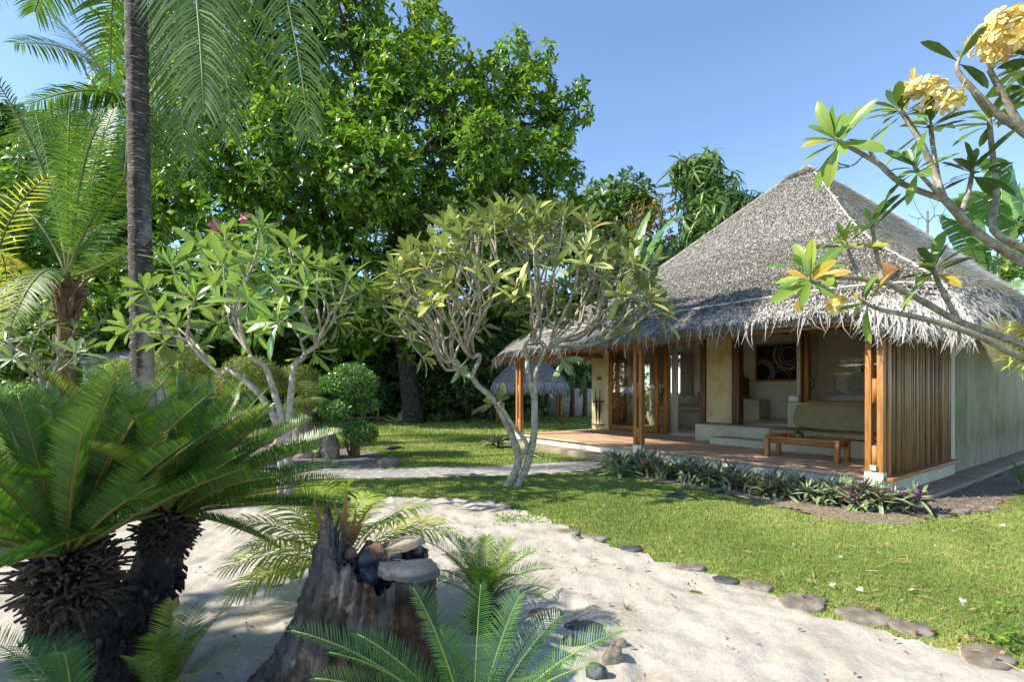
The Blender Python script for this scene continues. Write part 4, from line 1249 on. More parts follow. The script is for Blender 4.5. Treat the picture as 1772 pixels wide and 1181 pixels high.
def m_palm():
    m, t, b, o = new_mat('dark_ringed_palm_bark')
    tc = t.nodes.new("ShaderNodeTexCoord")
    f = noise(t, 3, 5, .7, (3, 3, 1)); c = ramp(t, f, [(.35, (.025, .018, .014)), (.6, (.085, .065, .052))])
    g = noise(t, 5, 4, .7, (1.2, 1.2, 9)); sel = ramp(t, g, [(.56, (0, 0, 0)), (.62, (1, 1, 1))])
    c = mixc(t, sel, c, (.34, .31, .29))
    sp = t.nodes.new("ShaderNodeSeparateXYZ"); t.links.new(tc.outputs["Object"], sp.inputs[0])
    ad = t.nodes.new("ShaderNodeMath"); ad.operation = 'MULTIPLY_ADD'; ad.inputs[1].default_value = 1.6; t.links.new(sp.outputs[0], ad.inputs[0])
    t.links.new(noise(t, 2.0, 4), ad.inputs[2])
    side = ramp(t, ad.outputs[0], [(.55, (0, 0, 0)), (.68, (1, 1, 1))])
    lowm = t.nodes.new("ShaderNodeMapRange"); lowm.inputs[1].default_value = 5.2; lowm.inputs[2].default_value = 3.2; t.links.new(sp.outputs[2], lowm.inputs[0])
    mu = t.nodes.new("ShaderNodeMath"); mu.operation = 'MULTIPLY'; t.links.new(side, mu.inputs[0]); t.links.new(lowm.outputs[0], mu.inputs[1])
    c = mixc(t, mu.outputs[0], c, (.40, .37, .35))
    t.links.new(c, b.inputs["Base Color"]); b.inputs["Roughness"].default_value = .85
    bump(t, b, noise(t, 14, 5, .7, (1, 1, 3)), .9, .05)
    return m


M['palm_dark'] = m_palm()
PA_top = np.array([-6.2, 8.05, 12.2])
pa = palm('coconut_palm', 'tall coconut palm with a dark ringed trunk in the left foreground', np.array([-5.95, 8, 0]), PA_top, .165, .145, M['palm_dark'])


def hang(parent, pts, mat, n=75, LL=.75, LW=.035, hang_=.55, up=(0, 0, 1), V=.1, rr=.035, rnd=.45, name='frond', lead=.45, seg=3, p3=None):
    mb = MB(); frond(mb, *pts, n=n, LL=LL, LW=LW, V=V, lead=lead, hang=hang_, up=up, rr=rr, rnd=rnd, start=.14, seg=seg, jit=.07, p3=p3)
    return mb.build(name, mat, parent)


for k, (mx, my, md, tx, ty, td, mt_) in enumerate((
        (370, -260, 8.3, 400, 238, 8.6, 'coco_pale'), (470, -330, 8.5, 536, 235, 8.2, 'coco_pale'), (300, -200, 8.8, 318, 262, 9.2, 'coco_pale'), (340, -230, 7.4, 352, 190, 7.0, 'coco_pale'),
        (100, -430, 8.3, -60, 20, 8.5, 'coco'), (140, -200, 9.0, 60, 20, 9.4, 'coco'), (200, -240, 9.4, 190, 150, 10, 'coco'),
        (150, -760, 7.2, -150, -500, 6.5, 'coco'), (220, -350, 10.2, 275, 190, 10.6, 'coco'))):
    hang(pa, (PA_top, W(mx, my, md), W(tx, ty, td)), M[mt_], n=118, LL=.85, hang_=.75 if k < 4 else .5, LW=.042, rnd=.45 + .08 * math.sin(k * 2.2), up=(.15, -1, .25) if k < 4 else (0, 0, 1))

PB_top = W(240, 185, 15)
pb = palm('coconut_palm', 'second coconut palm with a thin pale grey trunk behind the dark one', W(268, 677, 15) * [1, 1, 0], PB_top, .115, .09, M['palm_trunk_grey'])
for k, (mx, my, md, tx, ty, td) in enumerate(((150, 60, 15, 25, 75, 15), (170, 130, 14.5, 50, 180, 14), (150, 90, 16, 60, -10, 16), (330, 60, 15, 400, 190, 15.5), (300, 110, 14, 350, 330, 14), (180, 150, 14, 95, 290, 13.5), (240, 20, 17, 330, 20, 18), (120, 170, 15.5, 20, 245, 15.5), (220, 180, 13, 215, 330, 12.6), (280, 150, 14.5, 290, 320, 14.5))):
    hang(pb, (PB_top, W(mx, my, md), W(tx, ty, td)), M['coco'], n=60, LL=.95, LW=.055, hang_=.45, rr=.04, rnd=.5)

# young palm at the left with brown sheaths
pc_b = G(118, 812)[:2]; d = pc_b[1]
PCx = W(118, 450, d)
pc = thing('young_palm', 'young coconut palm with brown fibrous leaf sheaths at the far left', 'palm', (pc_b[0], pc_b[1], 0))
mb = MB(); tube(mb, [[pc_b[0], pc_b[1], 0], W(113, 560, d), W(116, 520, d), W(117, 470, d)], [.18, .14, .12, .05], 14, lump=.1)
for k in range(26):
    a = k * 2.4; z = rng.uniform(-.1, .95); b_ = W(116, 560, d) + [.12 * math.cos(a), .12 * math.sin(a), z * .85]
    tube(mb, [b_, b_ + [.09 * math.cos(a), .09 * math.sin(a), .22], b_ + [.26 * math.cos(a), .26 * math.sin(a), .36 + .3 * rng.random() - .25 * (k % 3 == 0)]], [.07, .05, .012], 5, r=rng.random())
mb.build('trunk', M['sheath'], pc, smooth=True)
S = W(117, 480, d)
for k, (mx, my, dd, tx, ty, td, mt_) in enumerate(((105, 300, 0, -25, 110, -1, 'coco'), (115, 260, 0, 122, 168, .6, 'coco'), (150, 300, .3, 196, 190, .8, 'coco'), (160, 330, -.5, 250, 300, -.9, 'coco'), (170, 470, -.4, 235, 425, -.9, 'coco_pale'), (60, 320, .5, -60, 330, .8, 'coco'), (150, 380, 1.0, 225, 380, 1.6, 'coco'), (90, 300, 1.0, 60, 190, 1.8, 'coco'), (70, 430, -.6, 20, 560, -1.2, 'coco'), (140, 260, -.4, 170, 220, -1.5, 'coco'))):
    hang(pc, (S, W(mx, my, d + dd), W(tx, ty, d + td)), M[mt_], n=62, LL=.62, LW=.035, hang_=.3, rr=.035, rnd=.45)
yp = thing('yellowing_palm', 'palm at the left edge with one yellow dying frond arching up', 'palm', (-6.6, 6.2, 0))
mb = MB(); tube(mb, [[-6.6, 6.2, 0], [-6.6, 6.2, 1.5]], [.16, .1], 10); mb.build('trunk', M['sheath'], yp, smooth=True)
hang(yp, (np.array([-6.6, 6.2, 1.4]), W(-40, 380, 6.2), W(84, 306, 6.0)), M['coco_yellow'], n=30, LL=.33, LW=.018, hang_=.12, rr=.02, rnd=.5, lead=.6)
for q in ((W(-10, 330, 6.1), W(12, 480, 6)), (W(-60, 300, 6.5), W(-90, 500, 6.8))):
    hang(yp, (np.array([-6.6, 6.2, 1.4]), *q), M['coco_yellow' if q[1][0] > -6.3 else 'coco'], n=34, LL=.4, LW=.02, hang_=.9, rr=.02, rnd=.35)


# -- plumerias
def plumeria(label, base, stems, leafmat, nleaf, L, bark='bark_plum', rt=.016, ex=.46, r_stem=.07, flowers=None, group=None, seed=5, name='plumeria_tree', a1=100, bias=0.0, f=.42):
    T = thing(name, label, 'tree', base, group)
    mt = MB(); ends = []
    random.seed(seed)
    for pts, radii, tips in stems:
        pts = np.asarray(pts, float)
        C = smooth_path(pts, 16) if len(pts) > 2 else pts
        R = np.interp(np.linspace(0, 1, len(C)), np.linspace(0, 1, len(radii)), radii)
        tube(mt, C, R, 9, lump=.03)
        if len(tips):
            exx = math.log(radii[-1] / rt) / math.log(max(2, len(tips)))
            grow(mt, C[-1], unit(C[-1] - C[-2]), tips, rt, min(exx, .75), f, ends=ends, n=7, wig=.12, rmax=radii[-1], fan=7)
    mt.build('trunk', M[bark], T, smooth=True)
    P = np.array([e[0] for e in ends]); A = np.array([e[1] for e in ends])
    mb = MB(); rosettes(mb, P, A + [0, 0, .15], nleaf, L, 1.0, 12, a1, jit=.26, gap=.07, bias=bias + rng.normal(0, .12, len(P)))
    mb.build('crown', M[leafmat], T)
    return T, P, A


def flower_ball(parent, c, R, n, L, mat, name='flower_cluster'):
    mb = MB(); v = unit(rng.normal(0, 1, (n, 3)) + [0, 0, .25])
    blossoms(mb, np.asarray(c) + v * R * rng.uniform(.75, 1, (n, 1)), v, L)
    return mb.build(name, M[mat], parent)


# centre plumeria
cb_ = G(884, 843)
dc = cb_[1]
tips = dome_tips(W(898, 560, dc), (2.35, 1.9, 1.85), 180, lo=.02, shell=.86, seed=3)
low = np.array([W(x, y, dc + dd) for x, y, dd in ((690, 560, .3), (735, 620, -.3), (705, 500, -.8), (1080, 575, -.3), (1095, 520, .2), (975, 625, -.8), (800, 640, -.6), (660, 575, .4), (1125, 490, .3), (1130, 455, -.2))])
tips = np.vstack([tips, low]); px_ = CX + tips[:, 0] / tips[:, 1] * FPX
left = tips[px_ < 870]; mid = tips[(px_ >= 870) & (px_ < 985)]; right = tips[px_ >= 985]
ros = np.array([W(868, 690, dc - .25), W(850, 697, dc - .1)])
k0, k1 = W(925, 690, dc), W(860, 700, dc - .1)
T, P, A = plumeria('spreading plumeria with two pale leaning trunks and olive leaves on the lawn before the porch', cb_, [
    ([W(876, 846, dc), W(897, 800, dc), W(886, 755, dc), k1], [.075, .065, .06, .052], left),
    ([W(893, 845, dc), W(912, 805, dc), W(924, 750, dc), k0], [.075, .06, .062, .056], right),
    ([k0 - [0, 0, .02], W(915, 655, dc), W(912, 620, dc + .1)], [.05, .045, .04], mid),
    ([W(897, 800, dc), W(912, 770, dc - .05), W(890, 740, dc - .12), W(868, 705, dc - .2)], [.035, .034, .03, .028], ros)],
    'plum_olive', 11, .30, rt=.015, seed=8, a1=78, f=.5)
for (x, y, dd) in ((693, 493, -.6), (906, 405, -.9), (787, 420, -1), (884, 387, -.5)):
    flower_ball(T, W(x, y, dc + dd), .10, 26, .07, 'petal_w')

# left plumeria
dl = 7.2
TL = [(219, 567, -.3), (270, 539, -.2), (299, 462, 0), (382, 457, -.2), (390, 409, .3), (451, 392, .2), (455, 449, -.3), (337, 518, -.4), (431, 522, -.9), (479, 555, -1.0), (524, 453, .1), (528, 494, -.5), (601, 482, .1), (634, 494, .3), (492, 486, .5), (305, 563, .3), (544, 612, .4), (360, 480, .6), (422, 480, .3), (569, 465, .6), (500, 430, 1.0), (410, 440, 1.1), (560, 500, 1.2), (470, 520, .9), (610, 520, .8), (380, 560, .8), (340, 600, 1.0), (250, 500, .6), (590, 560, .9), (430, 440, .6), (350, 430, .8), (500, 530, -.3), (380, 520, -.7), (550, 460, .7), (330, 490, .9), (460, 410, 1.2), (280, 590, .7), (620, 540, .6), (520, 560, .5), (440, 570, .3), (400, 490, 1.3)]
tl_ = np.array([W(x, y, dl + dd) for x, y, dd in TL])
pxl = np.array([x for x, _, _ in TL])
lb_ = np.array([(488 - CX) / FPX * dl, dl, 0])
mA = tl_[pxl < 345]; mB = tl_[(pxl >= 345) & (pxl < 470)]; mC = tl_[pxl >= 470]
kl = W(490, 700, dl)
T, P, A = plumeria('large bright green plumeria with several grey stems behind the near cycad', lb_, [
    ([lb_, W(486, 760, dl), W(455, 690, dl - .1), W(400, 640, dl - .15)], [.07, .06, .045, .036], mA),
    ([lb_ + [.05, .05, 0], W(492, 760, dl), W(478, 690, dl), W(462, 640, dl)], [.075, .06, .05, .04], mB),
    ([lb_ + [.1, 0, 0], W(498, 765, dl), W(502, 700, dl + .05), W(508, 635, dl + .1)], [.075, .062, .052, .042], mC)],
    'plum_green', 15, .36, rt=.015, seed=4, a1=108, bark='bark_plum')
flower_ball(T, W(428, 381, dl + 1), .10, 22, .06, 'petal_p')
flower_ball(T, W(376, 392, dl + 1), .10, 22, .06, 'petal_p')
flower_ball(T, W(348, 566, dl + 1), .10, 20, .06, 'petal_w')

# low grey-leaved plumeria at far left
dg = 9.5
tg = np.array([W(x, y, dg + dd) for x, y, dd in ((10, 560, 0), (40, 590, .3), (70, 565, -.3), (95, 600, .2), (130, 570, .4), (20, 620, -.3), (60, 630, 0), (110, 630, .3), (150, 600, .2), (175, 560, .7), (-20, 600, 0), (-40, 570, .3), (165, 630, 0), (85, 540, .9), (130, 610, -.6), (5, 590, -.8))])
gb = np.array([(75 - CX) / FPX * dg, dg, 0])
plumeria('low plumeria with greyish green leaves under the young palm', gb, [([gb, gb + [0, 0, .5], gb + [.05, 0, 1.0]], [.08, .07, .06], tg)], 'plum_grey', 13, .3, seed=2)


# near plumeria at the right with yellow flowers
M['near'] = M['plum_fore']
near = thing('plumeria_tree', 'near plumeria with yellow flowers reaching in from the right edge', 'tree', (4.75, 3.7, 0))
D0 = 3.6
mb = MB(); trk = np.array([4.75, 3.7, 0.0])


def nb_(pts, r0, r1, dd=None):
    P = [W(x, y, D0 + (z if len(q) > 2 else 0)) if (len(q) > 2 and (z := q[2]) is not None) or True and (x := q[0]) is not None and (y := q[1]) is not None else None for q in pts] if False else [W(q[0], q[1], D0 + (q[2] if len(q) > 2 else 0)) for q in pts]
    C = smooth_path(P, max(10, 5 * len(P)))
    tube(mb, C, np.linspace(r0, r1, len(C)), 10, lump=.03)
    return C


crotch = W(1900, 640, D0)
tube(mb, smooth_path([trk, trk + [.0, 0, .9], W(1930, 720, D0), crotch], 14), np.linspace(.12, .085, 14), 12, lump=.03)
high = W(1900, 520, D0)
tube(mb, smooth_path([crotch, W(1905, 580, D0), high], 8), np.linspace(.07, .055, 8), 10)
R_ = []


def br(pts, r0, r1, leaf=True, st=None):
    P = [W(q[0], q[1], D0 + (q[2] if len(q) > 2 else 0)) for q in pts]
    C = smooth_path(P, max(10, 5 * len(P)))
    tube(mb, C, np.linspace(r0, r1, len(C)), 10, lump=.03)
    if leaf: R_.append((C[-1], unit(C[-1] - C[-3])))


br([(1900, 520), (1830, 490), (1772, 455), (1691, 402), (1635, 346)], .038, .026, False)
br([(1635, 346), (1562, 318), (1523, 285), (1495, 268), (1445, 240, -.1)], .022, .014)
br([(1520, 283), (1506, 262), (1503, 244)], .012, .010)
br([(1632, 343), (1617, 300, .1), (1596, 251, .1), (1570, 207, .15), (1556, 188, .15)], .026, .014)
br([(1628, 335), (1617, 270, .2), (1611, 225, .25), (1610, 212, .25)], .018, .013)
br([(1632, 345), (1600, 310, -.1), (1582, 288, -.15)], .014, .011)
br([(1663, 368), (1675, 335, .15), (1681, 306, .2), (1683, 292, .2)], .02, .013)
br([(1900, 540), (1830, 480, .2), (1772, 432, .2), (1719, 397, .2), (1724, 335, .25), (1713, 223, .3), (1712, 205, .3)], .035, .014)
br([(1900, 520), (1850, 300), (1772, 229), (1724, 195), (1685, 156), (1657, 122), (1661, 98)], .035, .012)
br([(1850, 300), (1772, 223), (1735, 162), (1712, 120)], .03, .017, False)
br([(1900, 500), (1840, 250, .2), (1795, 130, .2), (1780, 95, .2)], .035, .02)
br([(1850, 300, .2), (1800, 160, -.2), (1800, 100, -.2)], .03, .02)
br([(1810, 200, .2), (1790, 170, .3), (1775, 150, .4)], .02, .015)
br([(1900, 640), (1840, 635), (1772, 620), (1691, 581), (1602, 553), (1523, 536), (1492, 522)], .036, .011, True)
br([(1850, 638), (1772, 598, .15), (1663, 558, .15), (1602, 525, .1), (1535, 491, .1), (1470, 481, .05), (1423, 480, 0), (1398, 464, -.05)], .030, .012)
br([(1657, 553, .15), (1630, 503, .1), (1613, 462, .1)], .02, .014)
br([(1529, 489, .1), (1515, 430, .1), (1509, 385, .1)], .016, .012)
br([(1490, 482, .1), (1473, 447, .2), (1463, 418, .2)], .014, .011)
br([(1430, 481, 0), (1412, 490, -.2), (1400, 482, -.3)], .012, .010)
mb.build('trunk', M['bark_fore'], near, smooth=True)
P = np.array([a for a, _ in R_]); A = np.array([b for _, b in R_])
mb = MB()
nl = np.array([20, 5, 20, 16, 17, 20, 16, 4, 7, 24, 26, 8, 15, 18, 8, 16, 16])
for k in range(len(P)):
    a_ = A[k:k + 1] + [0, 0, .25]
    rosettes(mb, P[k:k + 1], a_, int(nl[k % len(nl)]), .255 if k not in (1,) else .12, 1.05, 18, 108 if k not in (14,) else 70, jit=.22, gap=.06, bias=.08 if k < 8 else .24)
# lower rosettes carry more pale leaves
mb.build('crown', M['plum_fore'], near)


def flowers_near(c, R, n, name='flower_cluster', stalks=14, base=None):
    mb = MB(); v = unit(rng.normal(0, 1, (n, 3)) + [-.2, -.5, .3])
    P = np.asarray(c) + v * (np.asarray(R) * rng.uniform(.55, 1, (n, 1)))
    blossoms(mb, P, v, .07, 70)
    if base is not None:
        for q in P[:stalks]:
            tube(mb, bez(base, (q + base) / 2 + [0, 0, .02], q, 4), .004, 4, r=.9)
    return mb.build(name, M['petal_y'], near)


flowers_near(W(1742, 66, 3.5), np.array([.23, .16, .19]), 85, base=W(1712, 122, D0))
flowers_near(W(1612, 165, 3.65), np.array([.20, .12, .11]), 26, base=W(1640, 150, D0))
flowers_near(W(1640, 178, 3.6), np.array([.09, .08, .07]), 12, base=W(1645, 155, D0))
flowers_near(W(1568, 142, 3.7), np.array([.06, .04, .04]), 7, base=W(1600, 150, D0))
flowers_near(W(1447, 528, 3.6), np.array([.05, .04, .05]), 12, base=W(1470, 520, D0))
# dead twig
mb = MB()
for q in ([(1495, 268), (1478, 285), (1455, 290), (1443, 280)], [(1470, 287), (1452, 283), (1440, 270)], [(1455, 290), (1447, 293), (1432, 283)]):
    tube(mb, smooth_path([W(x, y, D0) for x, y in q], 9), [.006] * 5 + [.004] * 4, 5)
mb.build('twig', M['bark_fore'], near)
# leafy bamboo sprig at the right edge
bs = thing('bamboo', 'thin leafy bamboo sprays at the right edge under the eave', 'bamboo', (5.9, 5.2, 0))
mb = MB(); ms = MB()
for k in range(9):
    p0 = np.array([5.9, 5.2, 0]) + rng.normal(0, .05, 3) * [1, 1, 0]; p2 = W(rng.uniform(1735, 1800), rng.uniform(545, 640), 5.0)
    C = bez(p0, p0 + [.1, 0, 2.2], p2, 14); tube(ms, C, np.linspace(.012, .003, 14), 5)
    Q = np.repeat(C[7:], 5, 0) + rng.normal(0, .04, (35, 3)); inst(mb, SLIM[0], Q, rng.normal(0, .6, (35, 3)) + [-.5, 0, -.2], np.array([[0, 0, 1.]] * 35) + rng.normal(0, .2, (35, 3)), .14, .12, rng.uniform(.4, 1, 35))
mb.build('leaves', M['areca'], bs); ms.build('stems', M['areca'], bs)

# ================================================================ GARDEN DETAILS
# fine domed bushes
def fine_bush(px, py, rpx, d, label, mat='bush', n=5200, leaf=.12, group='fluffy round bushes'):
    c = W(px, py, d); R = rpx / FPX * d
    T = thing('bush', label, 'bush', (c[0], c[1], 0), group)
    v = unit(rng.normal(size=(n, 3))); v[:, 2] = np.abs(v[:, 2]) * 1.0 - .25
    rad = R * (.72 + .3 * rng.random(n)) * (1 + .08 * wob(v * 3, 1.5, int(px)))
    zc = max(c[2] - R * .2, .35)
    P = np.array([c[0], c[1], zc]) + v * rad[:, None] * [1, 1, (c[2] + R * .8 - zc) / R]
    P[:, 2] = np.maximum(P[:, 2], .04)
    mb = MB(); inst(mb, SLIM[1], P, v * .7 + rng.normal(0, .5, (n, 3)) - [0, 0, .25], v + rng.normal(0, .3, (n, 3)), leaf * rng.uniform(.7, 1.4, n), leaf * .8, np.clip(.5 + .25 * wob(P, 3, 4) + rng.normal(0, .15, n), 0, 1))
    mb.build('foliage', M[mat], T)
    ms = MB()
    for k in range(7):
        a = k * .9; tube(ms, [[c[0] + .1 * math.cos(a), c[1] + .1 * math.sin(a), 0], [c[0] + R * .4 * math.cos(a), c[1] + R * .4 * math.sin(a), zc]], [.02, .01], 5)
    ms.build('stem', M['bark_dark'], T)
    return T


fine_bush(308, 640, 62, 14.5, 'light green fluffy round bush right of the dark palm trunk')
fine_bush(435, 652, 62, 14.0, 'fluffy round bush between the plumeria stems, middle of three')
fine_bush(515, 655, 42, 14.6, 'smallest fluffy round bush beside the clipped topiary')
fine_bush(215, 650, 45, 14.5, 'low yellow green bush left of the dark palm trunk', mat='areca')
fine_bush(190, 690, 60, 13, 'low bush hidden mostly behind the near cycad fronds')
fine_bush(40, 700, 70, 12, 'low bush at the far left behind the near cycad fronds', mat='topiary', leaf=.1)


# clipped topiary
def clump(mb, c, R, n, leaf):
    v = unit(rng.normal(size=(n, 3)))
    lump_ = wob(v * 4 + c, 1.5, 2); hole = wob(v * 9 + c, 1.5, 6)
    keep = rng.random(n) < np.clip(.75 + .6 * hole, .25, 1); v = v[keep]; n = len(v)
    P = c + v * R * (rng.uniform(.72, 1.04, (n, 1)) + (rng.random((n, 1)) < .03) * rng.uniform(0, .16, (n, 1))) * (1 + .10 * lump_[keep])[:, None]
    inst(mb, KITE[0], P, v * .6 + rng.normal(0, .6, (n, 3)), v + rng.normal(0, .5, (n, 3)), leaf * rng.uniform(.7, 1.3, n), leaf * .9, np.clip(.5 + rng.normal(0, .25, n), 0, 1))


tb_ = G(610, 790); d = tb_[1]
tp_ = thing('topiary', 'cloud clipped shrub with three leafy round clumps beside the path', 'topiary', tb_)
stm = MB()
for (px, py, rx, ry, n, dd) in ((610, 664, 53, 34, 9000, 0), (584, 712, 27, 20, 3000, -.35), (634, 702, 26, 14, 2000, .1), (620, 749, 34, 19, 4200, -.3)):
    c = W(px, py, d + dd); mb = MB(); RR = np.array([rx, rx, ry]) / FPX * d
    clump(mb, c, RR * .78, n // 3, .075)
    for _ in range(9 if rx > 40 else 5):
        v_ = unit(rng.normal(size=3) * [1, 1, .8]); v_[2] = max(v_[2], -.35); clump(mb, c + v_ * RR * .52, RR * rng.uniform(.38, .56), n // 9, .08)
    mb.build('clump', M['topiary'], tp_)
    tube(stm, smooth_path([tb_ + rng.normal(0, .06, 3) * [1, 1, 0], (tb_ + c) / 2 + rng.normal(0, .06, 3), c], 8), [.035] * 4 + [.022] * 4, 6)
tube(stm, [W(617, 795, d), W(619, 755, d)], [.09, .05], 8, lump=.1)
stm.build('stem', M['sheath'], tp_, smooth=True)


def rock(name, c, size, mat, label, cat='stone', group=None, seed=0, flat=1.0, ang=0, sub=14, rough=.22, parent=None):
    r = np.random.default_rng(seed)
    n = sub
    th, ph = np.meshgrid(np.linspace(0, 2 * np.pi, n * 2, endpoint=False), np.linspace(0, np.pi, n))
    v = np.stack([np.cos(th) * np.sin(ph), np.sin(th) * np.sin(ph), np.cos(ph)], -1).reshape(-1, 3)
    pl = unit(np.vstack([r.normal(size=(12, 3)), np.eye(3), -np.eye(3)])); dd = r.uniform(.6, .95, 18)
    rad = np.full(len(v), 1.35)
    for p_, q in zip(pl, dd):
        k = v @ p_; rad = np.where(k > 1e-3, np.minimum(rad, q / np.maximum(k, 1e-3)), rad)
    rad *= 1 + .03 * wob(v * 3, 2, seed) + .015 * r.normal(size=len(v)) * (np.abs(v[:, 2]) < .98)
    P = v * rad[:, None] * np.asarray(size)
    ca, sa = math.cos(ang), math.sin(ang); P = P @ np.array([[ca, sa, 0], [-sa, ca, 0], [0, 0, 1]]) + c
    mb = MB(); m2 = 2 * n
    i, j = np.meshgrid(np.arange(n - 1), np.arange(m2), indexing='ij')
    mb.add(P, f4=np.stack([i * m2 + j, (i + 1) * m2 + j, (i + 1) * m2 + (j + 1) % m2, i * m2 + (j + 1) % m2], -1).reshape(-1, 4))
    o = mb.build(name, mat, parent, off=np.asarray(c) if parent is None else None)
    if parent is None: o.location = tuple(c); tag(o, label, cat, group)
    return o


M['slate'] = m_noise('blue_grey_slate', [(.3, (.045, .05, .055)), (.7, (.13, .135, .14))], 4, .6, bmp=.5, bscale=18, bd=.02, fine=(14, .3))
M['slate_brown'] = m_noise('brown_slate', [(.3, (.13, .105, .08)), (.55, (.26, .22, .17)), (.75, (.4, .35, .28))], 5, .8, bmp=.5, bscale=20, bd=.02, fine=(18, .35))
M['rock_red'] = m_noise('red_brown_rock', [(.3, (.12, .06, .04)), (.7, (.3, .17, .11))], 8, .8, bmp=.5)
M['rock_dark'] = m_noise('dark_rock', [(.3, (.02, .023, .03)), (.7, (.07, .08, .095))], 6, .45, bmp=.4)

c = G(672, 806); rock('rock', c + [0, 0, .05], (.30, .22, .16), M['slate_brown'], 'rounded brown rock at the corner of the mulch bed by the path', 'rock', seed=3)

# old root with a small palm, left of the topiary
M['wood_old'] = m_noise('weathered_root_wood', [(.3, (.14, .10, .07)), (.55, (.38, .31, .24)), (.75, (.58, .5, .41))], 5, .85, bmp=.7, bscale=16, stretch=(2, 2, .5), bd=.04)
d = 11.8; rb = G(520, 793)
rt_ = thing('root_stump', 'pale weathered tree root left of the clipped topiary', 'stump', rb)
mb = MB()
for pts, rr in (([(530, 795), (528, 750), (530, 712)], (.26, .2, .12)), ([(500, 795), (515, 755), (536, 705)], (.16, .2, .08)), ([(480, 765), (500, 745), (520, 730)], (.07, .1, .12)), ([(575, 795), (570, 770), (566, 745)], (.2, .22, .14)), ([(545, 800), (550, 760), (560, 740)], (.14, .16, .1)), ([(468, 775), (485, 762), (505, 745)], (.05, .07, .08))):
    P = smooth_path([W(x, y, d) for x, y in pts], 12); tube(mb, P, np.interp(np.linspace(0, 2, 12), [0, 1, 2], rr), 12, lump=.14)
mb.build('trunk', M['wood_old'], rt_, smooth=True)
sp_ = thing('feather_palm', 'small bright green feather palm growing over the weathered root', 'palm', W(528, 677, 11.9) * [1, 1, 0])
mb = MB(); tube(mb, [W(528, 790, 11.95), W(530, 715, 11.95)], [.05, .03], 6); mb.build('trunk', M['sheath'], sp_)
for x, y, dd in ((490, 700, -.3), (505, 672, 0), (535, 660, .3), (560, 690, -.3), (575, 720, -.1), (495, 735, -.4), (550, 670, .5), (520, 690, -.7)):
    hang(sp_, (W(530, 718, 11.95), W((530 + x) / 2 + 0, min(y, 700) - 20, 11.95 + dd), W(x, y + 8, 11.95 + dd * 1.6)), M['coco' if x < 540 else 'coco'], n=26, LL=.34, LW=.03, hang_=.4, rr=.012, rnd=.8)
bl = thing('broad_leaf_plant', 'small plant with wide glossy leaves before the weathered root', 'plant', W(541, 806, 10.6) * [1, 1, 0])
mb = MB(); p = W(541, 806, 10.6) * [1, 1, 0] + [0, 0, .35]
rosettes(mb, [p, p + [.02, 0, .1]], [[0, 0, 1], [0, -.1, 1]], 5, .52, 1.5, 25, 70, jit=.1)
mb.build('leaves', M['plum_green'], bl); mb = MB(); tube(mb, [p - [0, 0, .35], p + [0, 0, .1]], .015, 5); mb.build('stem', M['sheath'], bl)

# tufts
def tuft(px, py, label, L, n, mat='agave', tm=STRAP, name='spiky_plant', cat='plant', ratio=1.0, a0=8, a1=80, h=.06, group=None, z=0.0):
    g = G(px, py) + [0, 0, z]
    T = thing(name, label, cat, g, group)
    mb = MB(); rosettes(mb, [g + [0, 0, h]], [[0, 0, 1.]], n, L, ratio, a0, a1, tm=tm, jit=.12, gap=.04)
    mb.build('leaves', M[mat], T)
    return T


tuft(1073, 826, 'spiky long-leaved grey green plant at the left end of the low porch border', .62, 24, ratio=.95)
tuft(857, 776, 'silvery purple clump of narrow leaves at the left of the plumeria trunks', .46, 60, mat='rhoeo', tm=LANCE, a1=88, h=.1)
tuft(912, 792, 'spiky green plant just right of the plumeria trunks by the porch step', .50, 22)
tuft(757, 733, 'bright green spiky plant on the right of the thick tree trunk', .75, 24, mat='plum_green', z=.05)
tuft(690, 738, 'green spiky plant on the left of the thick tree trunk', .75, 20, mat='agave', z=.05)
for k, (x, y) in enumerate(((800, 728), (835, 726), (640, 728))):
    tuft(x, y, ('dark low tuft far right of the thick trunk, nearest it', 'dark low tuft midway between the thick trunk and the porch post', 'dark low tuft near the bamboo rail')[k], .5, 24, mat='leaf_dark', tm=LANCE)

# -- rhoeo border
protos = []
for k in range(5):
    T = thing('border_plant', 'x', 'border plant', (0, 0, 0), 'rhoeo border along the porch')
    mb = MB(); r = np.random.default_rng(k)
    hs = [(0, 0, .12), (.09, .03, .2), (-.08, .06, .16), (.02, -.1, .09)]
    for q in hs:
        rosettes(mb, [q], [[q[0] * 1.5, q[1] * 1.5, 1]], 19, .26, .92, 10, 98, tm=LANCE, jit=.15, gap=.05)
    mb.build('leaves', M['rhoeo_purple' if k == 4 else 'rhoeo'], T)
    protos.append(T)
pos = []
for s in np.arange(-.62, 4.35, .235):
    tc = -.86 + .42 * math.exp(-((s + .7) / .7) ** 2)
    for row in ((-.14, .16) if s > -.3 else (0,)):
        pos.append((s + rng.normal(0, .05) + row * .4, tc + row + rng.normal(0, .03)))
pos.sort(key=lambda q: q[0])
ORD = 'first second third fourth fifth sixth seventh eighth ninth tenth eleventh twelfth thirteenth fourteenth fifteenth sixteenth seventeenth eighteenth nineteenth twentieth twenty-first twenty-second twenty-third twenty-fourth twenty-fifth twenty-sixth'.split()


def tcm(s): return -.86 + .42 * math.exp(-((s + .7) / .7) ** 2) + .01


